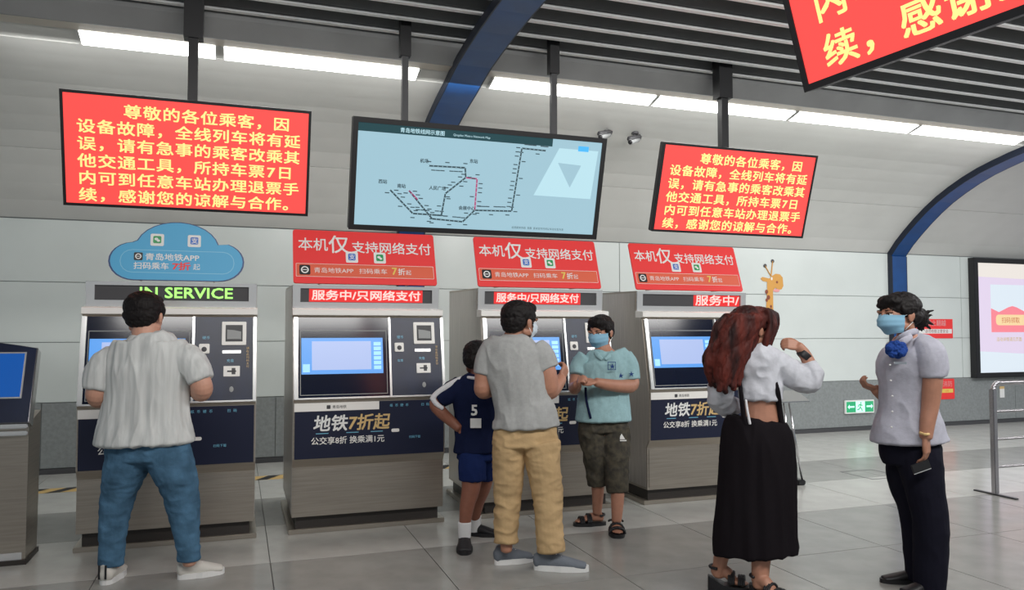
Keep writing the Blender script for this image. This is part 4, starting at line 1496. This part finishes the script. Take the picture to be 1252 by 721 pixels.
for a in ((.0, .06, .055, .06), (.0, .06, .0, .004), (.0, .004, 0, .06), (.056, .06, 0, .06)):
    mb.box(a[0], a[1], a[2], a[3], .0, .004, M['cloudedge'], Tn)
put_text(mb, '★', .05, M['cloudedge'], Tn, .01, .008)
for q in ((758, 460), (771, 458)):
    Tq = plane_T(at(q[0] - 3, q[1] + 2, D - .105), RTV, UP)
    put_text(mb, '★', .05, M['cloudedge'], Tq, 0, 0)
plain(mb, 'shirt_print', sh, pr.location, False)['kind'] = 'stuff'
mb = MB()
px_loft(mb, [(716, 474, D - .14, 1.6), (717, 490, D - .135, 1.6), (722, 511, D - .13, 1.6)], M['navycloth'])
fuse(mb, 'strap', pr, .004, 0)
dp = M['darkprint']
mb = MB()
px_loft(mb, [(738, 498, D, 27, .55), (738, 512, D, 29, .58), (738, 526, D, 31, .62)], dp, n=26, cap=.15)
px_loft(mb, [(724, 522, D, 17), (727, 548, D, 16), (729, 572, D + .02, 13), (730, 592, D + .03, 11)], dp, .95, cap=.1)
px_loft(mb, [(753, 522, D, 17), (753, 550, D - .03, 16.5), (754, 578, D - .06, 14), (755, 601, D - .08, 12.5)], dp, .95, cap=.1)
so = fuse(mb, 'shorts', pr, .006, 3, folds=(.008, (9, 7)))
mb = MB()
Tq = plane_T(at(751, 539, D - .11), RTV, UP)
mb.box(0, .09, 0, .008, 0, .003, M['white'], Tq)
mb.prism([(.03, .014), (.055, .055), (.08, .014)], 0, .003, M['white'], 'z', Tq)
plain(mb, 'shorts_print', so, pr.location, False)['kind'] = 'stuff'
add_sandal(pr, g1, -RTV * 1.0 - FWV * .15, M['shoeblack'], .26, .10, .025)
add_sandal(pr, g2, -FWV * 1.0 - RTV * .05, M['shoeblack'], .25, .115, .025)

# ---- 5: woman with long auburn hair and a black skirt
D = 4.45
pr = new_person('person with long wavy auburn hair, cropped white blouse and long black skirt', 2.67, 3.77)
sk = M['skin']
FC = RTV * .80 + FWV * .45
T = head_T(at(918, 402, D), FC, -.02, 1.0, 1.12)
mb = MB()
add_head(mb, T, sk)
px_loft(mb, [(917, 412, D, 11), (919, 425, D, 11), (922, 436, D, 15)], sk)
px_loft(mb, [(924, 438, D, 13), (928, 455, D, 20), (930, 480, D, 21), (931, 498, D, 20.5), (931, 518, D, 23), (928, 550, D, 28)], sk, .72)
px_loft(mb, [(943, 444, D, 10), (970, 458, D - .02, 9), (990, 466, D - .02, 9), (991, 450, D - .01, 8.5), (984, 433, D, 7), (976, 423, D, 6)], sk)
add_hand(mb, at(977, 423, D), -RTV * .95 + UP * .2 - FWV * .1, -UP * .4 + FWV * .9, sk, -1, .95, .82)
px_loft(mb, [(890, 446, D, 10), (880, 470, D, 9), (880, 487, D, 9), (892, 496, D + .12, 7), (905, 492, D + .24, 6)], sk)
add_hand(mb, at(905, 492, D + .24), RTV * .6 + FWV * .7, -UP, sk, 1, .5, .9)
px_loft(mb, [(905, 580, D + .04, 22), (892, 640, D + .06, 13), (882, 680, D + .07, 9), (878, 702, D + .08, 7.5)], sk)
px_loft(mb, [(940, 580, D - .02, 22), (934, 640, D - .05, 15), (930, 690, D - .07, 11), (930, 716, D - .08, 9.5)], sk)
g1, g2 = at(879, 712, 4.53), at(929, 724, 4.36)
fdir1, fdir2 = -RTV * .35 - FWV * .8, -RTV * .3 - FWV * .85
fdir1, fdir2 = RTV * .75 - FWV * .25, RTV * .45 - FWV * .6
foot(mb, g1, fdir1, sk, .22, .045, .045)
foot(mb, g2, fdir2, sk, .22, .045, .045)
fuse(mb, 'body', pr, .0045, 2)
face_parts(pr, T)
bl = M['blouse']
mb = MB()
px_loft(mb, [(920, 423, D, 14, 1.0), (922, 429, D, 23, .9), (925, 440, D, 30, .74), (929, 458, D, 27, .72), (930, 474, D, 25.5, .75), (930, 487, D, 25, .78)], bl, n=28, cap=.12)
px_loft(mb, [(937, 440, D, 16), (955, 449, D, 16), (975, 460, D - .01, 16), (990, 464, D - .02, 15), (993, 455, D - .02, 12), (989, 443, D - .01, 9)], bl, .95, cap=.2)
px_loft(mb, [(900, 441, D, 15), (885, 462, D, 15), (880, 484, D + .02, 15), (888, 495, D + .10, 13), (900, 495, D + .2, 9)], bl, .95, cap=.2)
sh = fuse(mb, 'blouse', pr, .006, 2, folds=(.010, (9, 7)))
# suspenders
for nm, P_ in (('suspender', [(904, 464, D - .075, 2.4), (906, 480, D - .085, 2.6), (908, 500, D - .075, 2.8), (911, 519, D - .09, 2.8)]),
               ('suspender', [(948, 467, D - .075, 2.6), (951, 480, D - .08, 3.2), (953, 498, D - .05, 3.4), (956, 519, D - .05, 3.6)])):
    mb = MB()
    px_loft(mb, P_, M['blackskirt'])
    fuse(mb, nm, pr, .004, 0)
mb = MB()
px_loft(mb, [(912, 489, D - .12, 1.4), (914, 503, D - .12, 1.6), (917, 518, D - .12, 1.6)], M['whitecloth'])
fuse(mb, 'white_cord', pr, .003, 0)
mb = MB()
px_loft(mb, [(927, 514, D, 36, .60), (926, 524, D, 40, .62), (926, 545, D, 43, .66), (926, 580, D, 45, .66), (925, 620, D, 47, .66), (924, 655, D, 49.5, .66), (925, 674, D, 50.5, .66)], M['blackskirt'], n=40, cap=.04)
sk_o = fuse(mb, 'skirt', pr, .0065, 2, folds=(.012, (9, .8)))
# bracelet
mb = MB()
px_loft(mb, [(980.5, 437, D, 9.0), (983, 434.5, D, 9.2), (985.5, 431.5, D, 9.0)][::-1], M['shoeblack'], cap=.1)
fuse(mb, 'bracelet', pr, .004, 0)
# long wavy hair: many strands fused
mb = MB()
hm = M['hairred']
ell(mb, (0, -.024, .040), (.090, .106, .094), hm, T, 14)
ell(mb, (0, -.060, -.02), (.088, .070, .09), hm, T, 12)
ell(mb, (0, .050, .080), (.072, .062, .050), hm, T, 10)
rnd = random.Random(3)
for i in range(46):
    u_ = i / 45
    x0 = 888 + 46 * u_
    xb = 868 + 42 * u_ + rnd.uniform(-3, 3)
    yb = 480 - 10 * abs(u_ - .45) * 2 - rnd.uniform(0, 10) - (26 * max(0, u_ - .75) * 4)
    dd = D - .02 - .09 * math.sin(math.pi * u_) - rnd.uniform(0, .03) + (.10 * (i % 3 == 0))
    ph = rnd.uniform(0, 6)
    pts_ = []
    for k in range(9):
        s = k / 8
        xx = x0 + (xb - x0) * (s ** .8) - 9 * math.sin(s * math.pi) * (1 - u_) + 2.6 * math.sin(s * 11 + ph) * (s > .1)
        yy = 388 + (yb - 388) * s
        pts_.append((xx, yy, dd - .02 * math.sin(s * math.pi) + .012 * math.cos(s * 10 + ph), 6.5 * (1 - .45 * s) * (0.9 + .2 * math.sin(ph))))
    px_loft(mb, pts_, hm, n=8, sub=2)
for i in range(6):       # locks framing the cheek
    pts_ = [(938 + i * 1.7, 380 + i, D - .05 + .02 * i, 5.5), (944 + i * .8, 396, D - .06 + .03 * i, 5), (938 + i, 412, D - .07 + .03 * i, 4), (934 + i, 426, D - .06 + .03 * i, 3)]
    px_loft(mb, pts_, hm, n=8, sub=2)
fuse(mb, 'hair', pr, .0055, 1, folds=(.004, (40, 8)))
add_sandal(pr, g1, fdir1, M['shoeblack'], .25, .10, .045, .13)
add_sandal(pr, g2, fdir2, M['shoeblack'], .25, .10, .045, .13)

# ---- 6: uniformed woman facing left
D = 4.60
pr = new_person('person in pale station uniform blouse with blue bow, dark trousers and mask', 3.72, 3.56)
sk = M['skin']
FC = -RTV * .93 - FWV * .34
T = head_T(at(1098, 385, D), FC, .0, 1.03, 1.16)
mb = MB()
add_head(mb, T, sk)
px_loft(mb, [(1106, 396, D, 11), (1108, 408, D, 11), (1110, 418, D, 18)], sk)
px_loft(mb, [(1110, 416, D, 18), (1110, 440, D, 25), (1110, 490, D, 24), (1112, 540, D, 30)], sk, .8)
DN = D - .17
px_loft(mb, [(1133, 428, DN + .04, 11), (1140, 455, DN, 11.5), (1139, 480, DN, 11), (1137, 498, DN, 10), (1134, 516, DN - .01, 8.8), (1132, 534, DN - .02, 7.5)], sk)
add_hand(mb, at(1132, 535, DN - .02), -UP * 1.0 + RTV * .04, -RTV * .6 + FWV * .6, sk, 1, .42, .98, .6)
px_loft(mb, [(1098, 430, D + .17, 11), (1094, 465, D + .18, 10), (1093, 486, D + .17, 9), (1082, 484, D + .15, 8.5), (1071, 476, D + .13, 6.5)], sk)
add_hand(mb, at(1071, 476, D + .13), -RTV * .9 + UP * .35, UP * .8 + FWV * .2, sk, 1, .8, .82)
px_loft(mb, [(1110, 560, D + .05, 12), (1116, 620, D + .07, 10), (1120, 690, D + .08, 8)], sk)
px_loft(mb, [(1126, 560, D - .05, 18), (1135, 620, D - .07, 13), (1137, 700, D - .09, 9)], sk)
fuse(mb, 'body', pr, .0045, 2)
face_parts(pr, T, mask=M['maskblue'])
# hair: cap, side sweep, low bun
mb = MB()
hm = M['hairblack']
ell(mb, (0, -.024, .046), (.086, .100, .088), hm, T, 14)
ell(mb, (0, -.070, .005), (.074, .060, .068), hm, T, 12)
ell(mb, (0, -.125, -.012), (.050, .048, .056), hm, T, 10)
ell(mb, (0, .046, .078), (.068, .050, .036), hm, T, 10)
ell(mb, (.02, .074, .056), (.042, .020, .022), hm, T, 8)
for s in (-1, 1):
    ell(mb, (s * .072, -.004, .034), (.016, .050, .038), hm, T, 8)
    ell(mb, (s * .066, -.055, -.012), (.020, .034, .034), hm, T, 8)
rnd = random.Random(9)
for i in range(16):
    a = rnd.uniform(-1.6, .9)
    b = rnd.uniform(-.045, .045)
    p0 = Vector((b, -.125 - .030 * math.cos(a), -.012 + .050 * math.sin(a)))
    p1 = p0 + Vector((b * .4, -.024 * math.cos(a) - .004, .026 * math.sin(a) - .006))
    mb.rod(T @ p0, T @ p1, .010, hm, 6, r2=.003)
fuse(mb, 'hair', pr, .005, 1, folds=(.004, (30, 30)))
un = M['uniform']
mb = MB()
px_loft(mb, [(1110, 413, D, 14, .95), (1111, 416, D, 21, 1.0), (1113, 423, D, 28, 1.15), (1113, 435, D, 33, 1.1), (1110, 452, D, 35.5, .95), (1109, 475, D, 31, .95), (1110, 498, D, 33, .9), (1111, 518, D, 40, .85), (1112, 538, D, 45, .82)], un, n=32, cap=.08)
px_loft(mb, [(1128, 421, DN + .08, 13), (1135, 428, DN + .02, 16.5), (1140, 441, DN, 17.5), (1141, 459, DN, 15.5)], un, .9, cap=.15)
px_loft(mb, [(1100, 424, D + .15, 15), (1096, 440, D + .18, 16), (1094, 458, D + .18, 14)], un, .9, cap=.15)
sh = fuse(mb, 'uniform_blouse', pr, .006, 3, folds=(.007, (7, 5)))
mb = MB()
px_loft(mb, [(1096, 416, D - .03, 3.5), (1102, 412, D - .08, 4), (1111, 407, D - .09, 4), (1119, 405, D - .05, 4), (1122, 406, D + .03, 3.5)], un, .45)
px_loft(mb, [(1096, 420, D - .06, 3), (1101, 419, D - .12, 4.5), (1108, 415, D - .13, 4.5), (1115, 411, D - .10, 3)], un, .4)
fuse(mb, 'collar', sh, .004, 1, origin=pr.location)
mb = MB()
for i in range(5):
    p = at(1084 + i * .3, 447 + i * 20, D - .12)
    Tb = plane_T(at(1088 + (0, 1, 3, 3, 2)[i], 446 + i * 19, D - (.155, .145, .135, .145, .16)[i]), RTV, UP)
    mb.ball((0, 0, 0), .006, M['solewhite'], 5, Tb)
plain(mb, 'buttons', sh, pr.location)['kind'] = 'stuff'
mb = MB()
Tg = plane_T(at(1093, 445, D - .200), RTV - FWV * .25, UP)
mb.box(0, .065, 0, .014, 0, .005, M['chrome'], Tg)
plain(mb, 'name_badge', sh, pr.location, False)
mb = MB()
for i in range(9):
    a = i * 2 * math.pi / 9
    c_ = at(1096 + 8 * math.cos(a), 427 + 6 * math.sin(a), D - .155 - .02 * (i % 2))
    ell(mb, c_, (.026, .020, .022), M['bluebow'], None, 8)
ell(mb, at(1096, 427, D - .175), (.030, .022, .026), M['bluebow'], None, 8)
fuse(mb, 'bow', pr, .004, 1, folds=(.006, (60, 60)))
td = M['trouserdark']
mb = MB()
px_loft(mb, [(1114, 522, D, 28, .7), (1113, 545, D, 36, .72), (1115, 562, D, 34, .75)], td, n=30, cap=.1)
px_loft(mb, [(1109, 540, D + .03, 21), (1108, 560, D + .05, 22), (1109, 585, D + .07, 22), (1117, 615, D + .07, 19), (1122, 650, D + .07, 17), (1122, 708, D + .07, 14.5)], td, .95, cap=.05)
px_loft(mb, [(1120, 538, D - .01, 24), (1122, 556, D - .04, 27), (1128, 585, D - .07, 24), (1134, 615, D - .08, 21), (1138, 650, D - .09, 20), (1137, 722, D - .09, 18)], td, .95, cap=.05)
tr = fuse(mb, 'trousers', pr, .006, 3, folds=(.005, (7, 4)))
mb = MB()
px_loft(mb, [(1125, 529, DN - .02, 1.8), (1132, 531, DN - .06, 1.8), (1140, 529, DN - .02, 1.8)], M['gold'])
fuse(mb, 'bracelet', pr, .004, 0)
g1, g2 = at(1118, 706, 4.68), at(1137, 716, 4.51)
add_shoe(pr, g1, -RTV * 1.0 + FWV * .05, M['shoeblack'], M['shoeblack'], .27, .09, .07)
add_shoe(pr, g2, -RTV * .95 - FWV * .25, M['shoeblack'], M['shoeblack'], .27, .09, .07)
# the phone she holds
t = thing('mobile_phone', 'dark mobile phone with a pale edge in the lowered hand of the uniformed woman', 'phone', at(1121, 577, DN - .05))
Tp = plane_T((0, 0, 0), RTV * .8 + UP * .28 , UP * .8 - RTV * .28)
MB().box(-.020, .085, -.004, .046, -.006, .004, M['black'], Tp, bev=.003).build('case', t)
MB().box(-.018, .082, -.008, -.004, -.005, .003, M['bright'], Tp).build('edge', t)
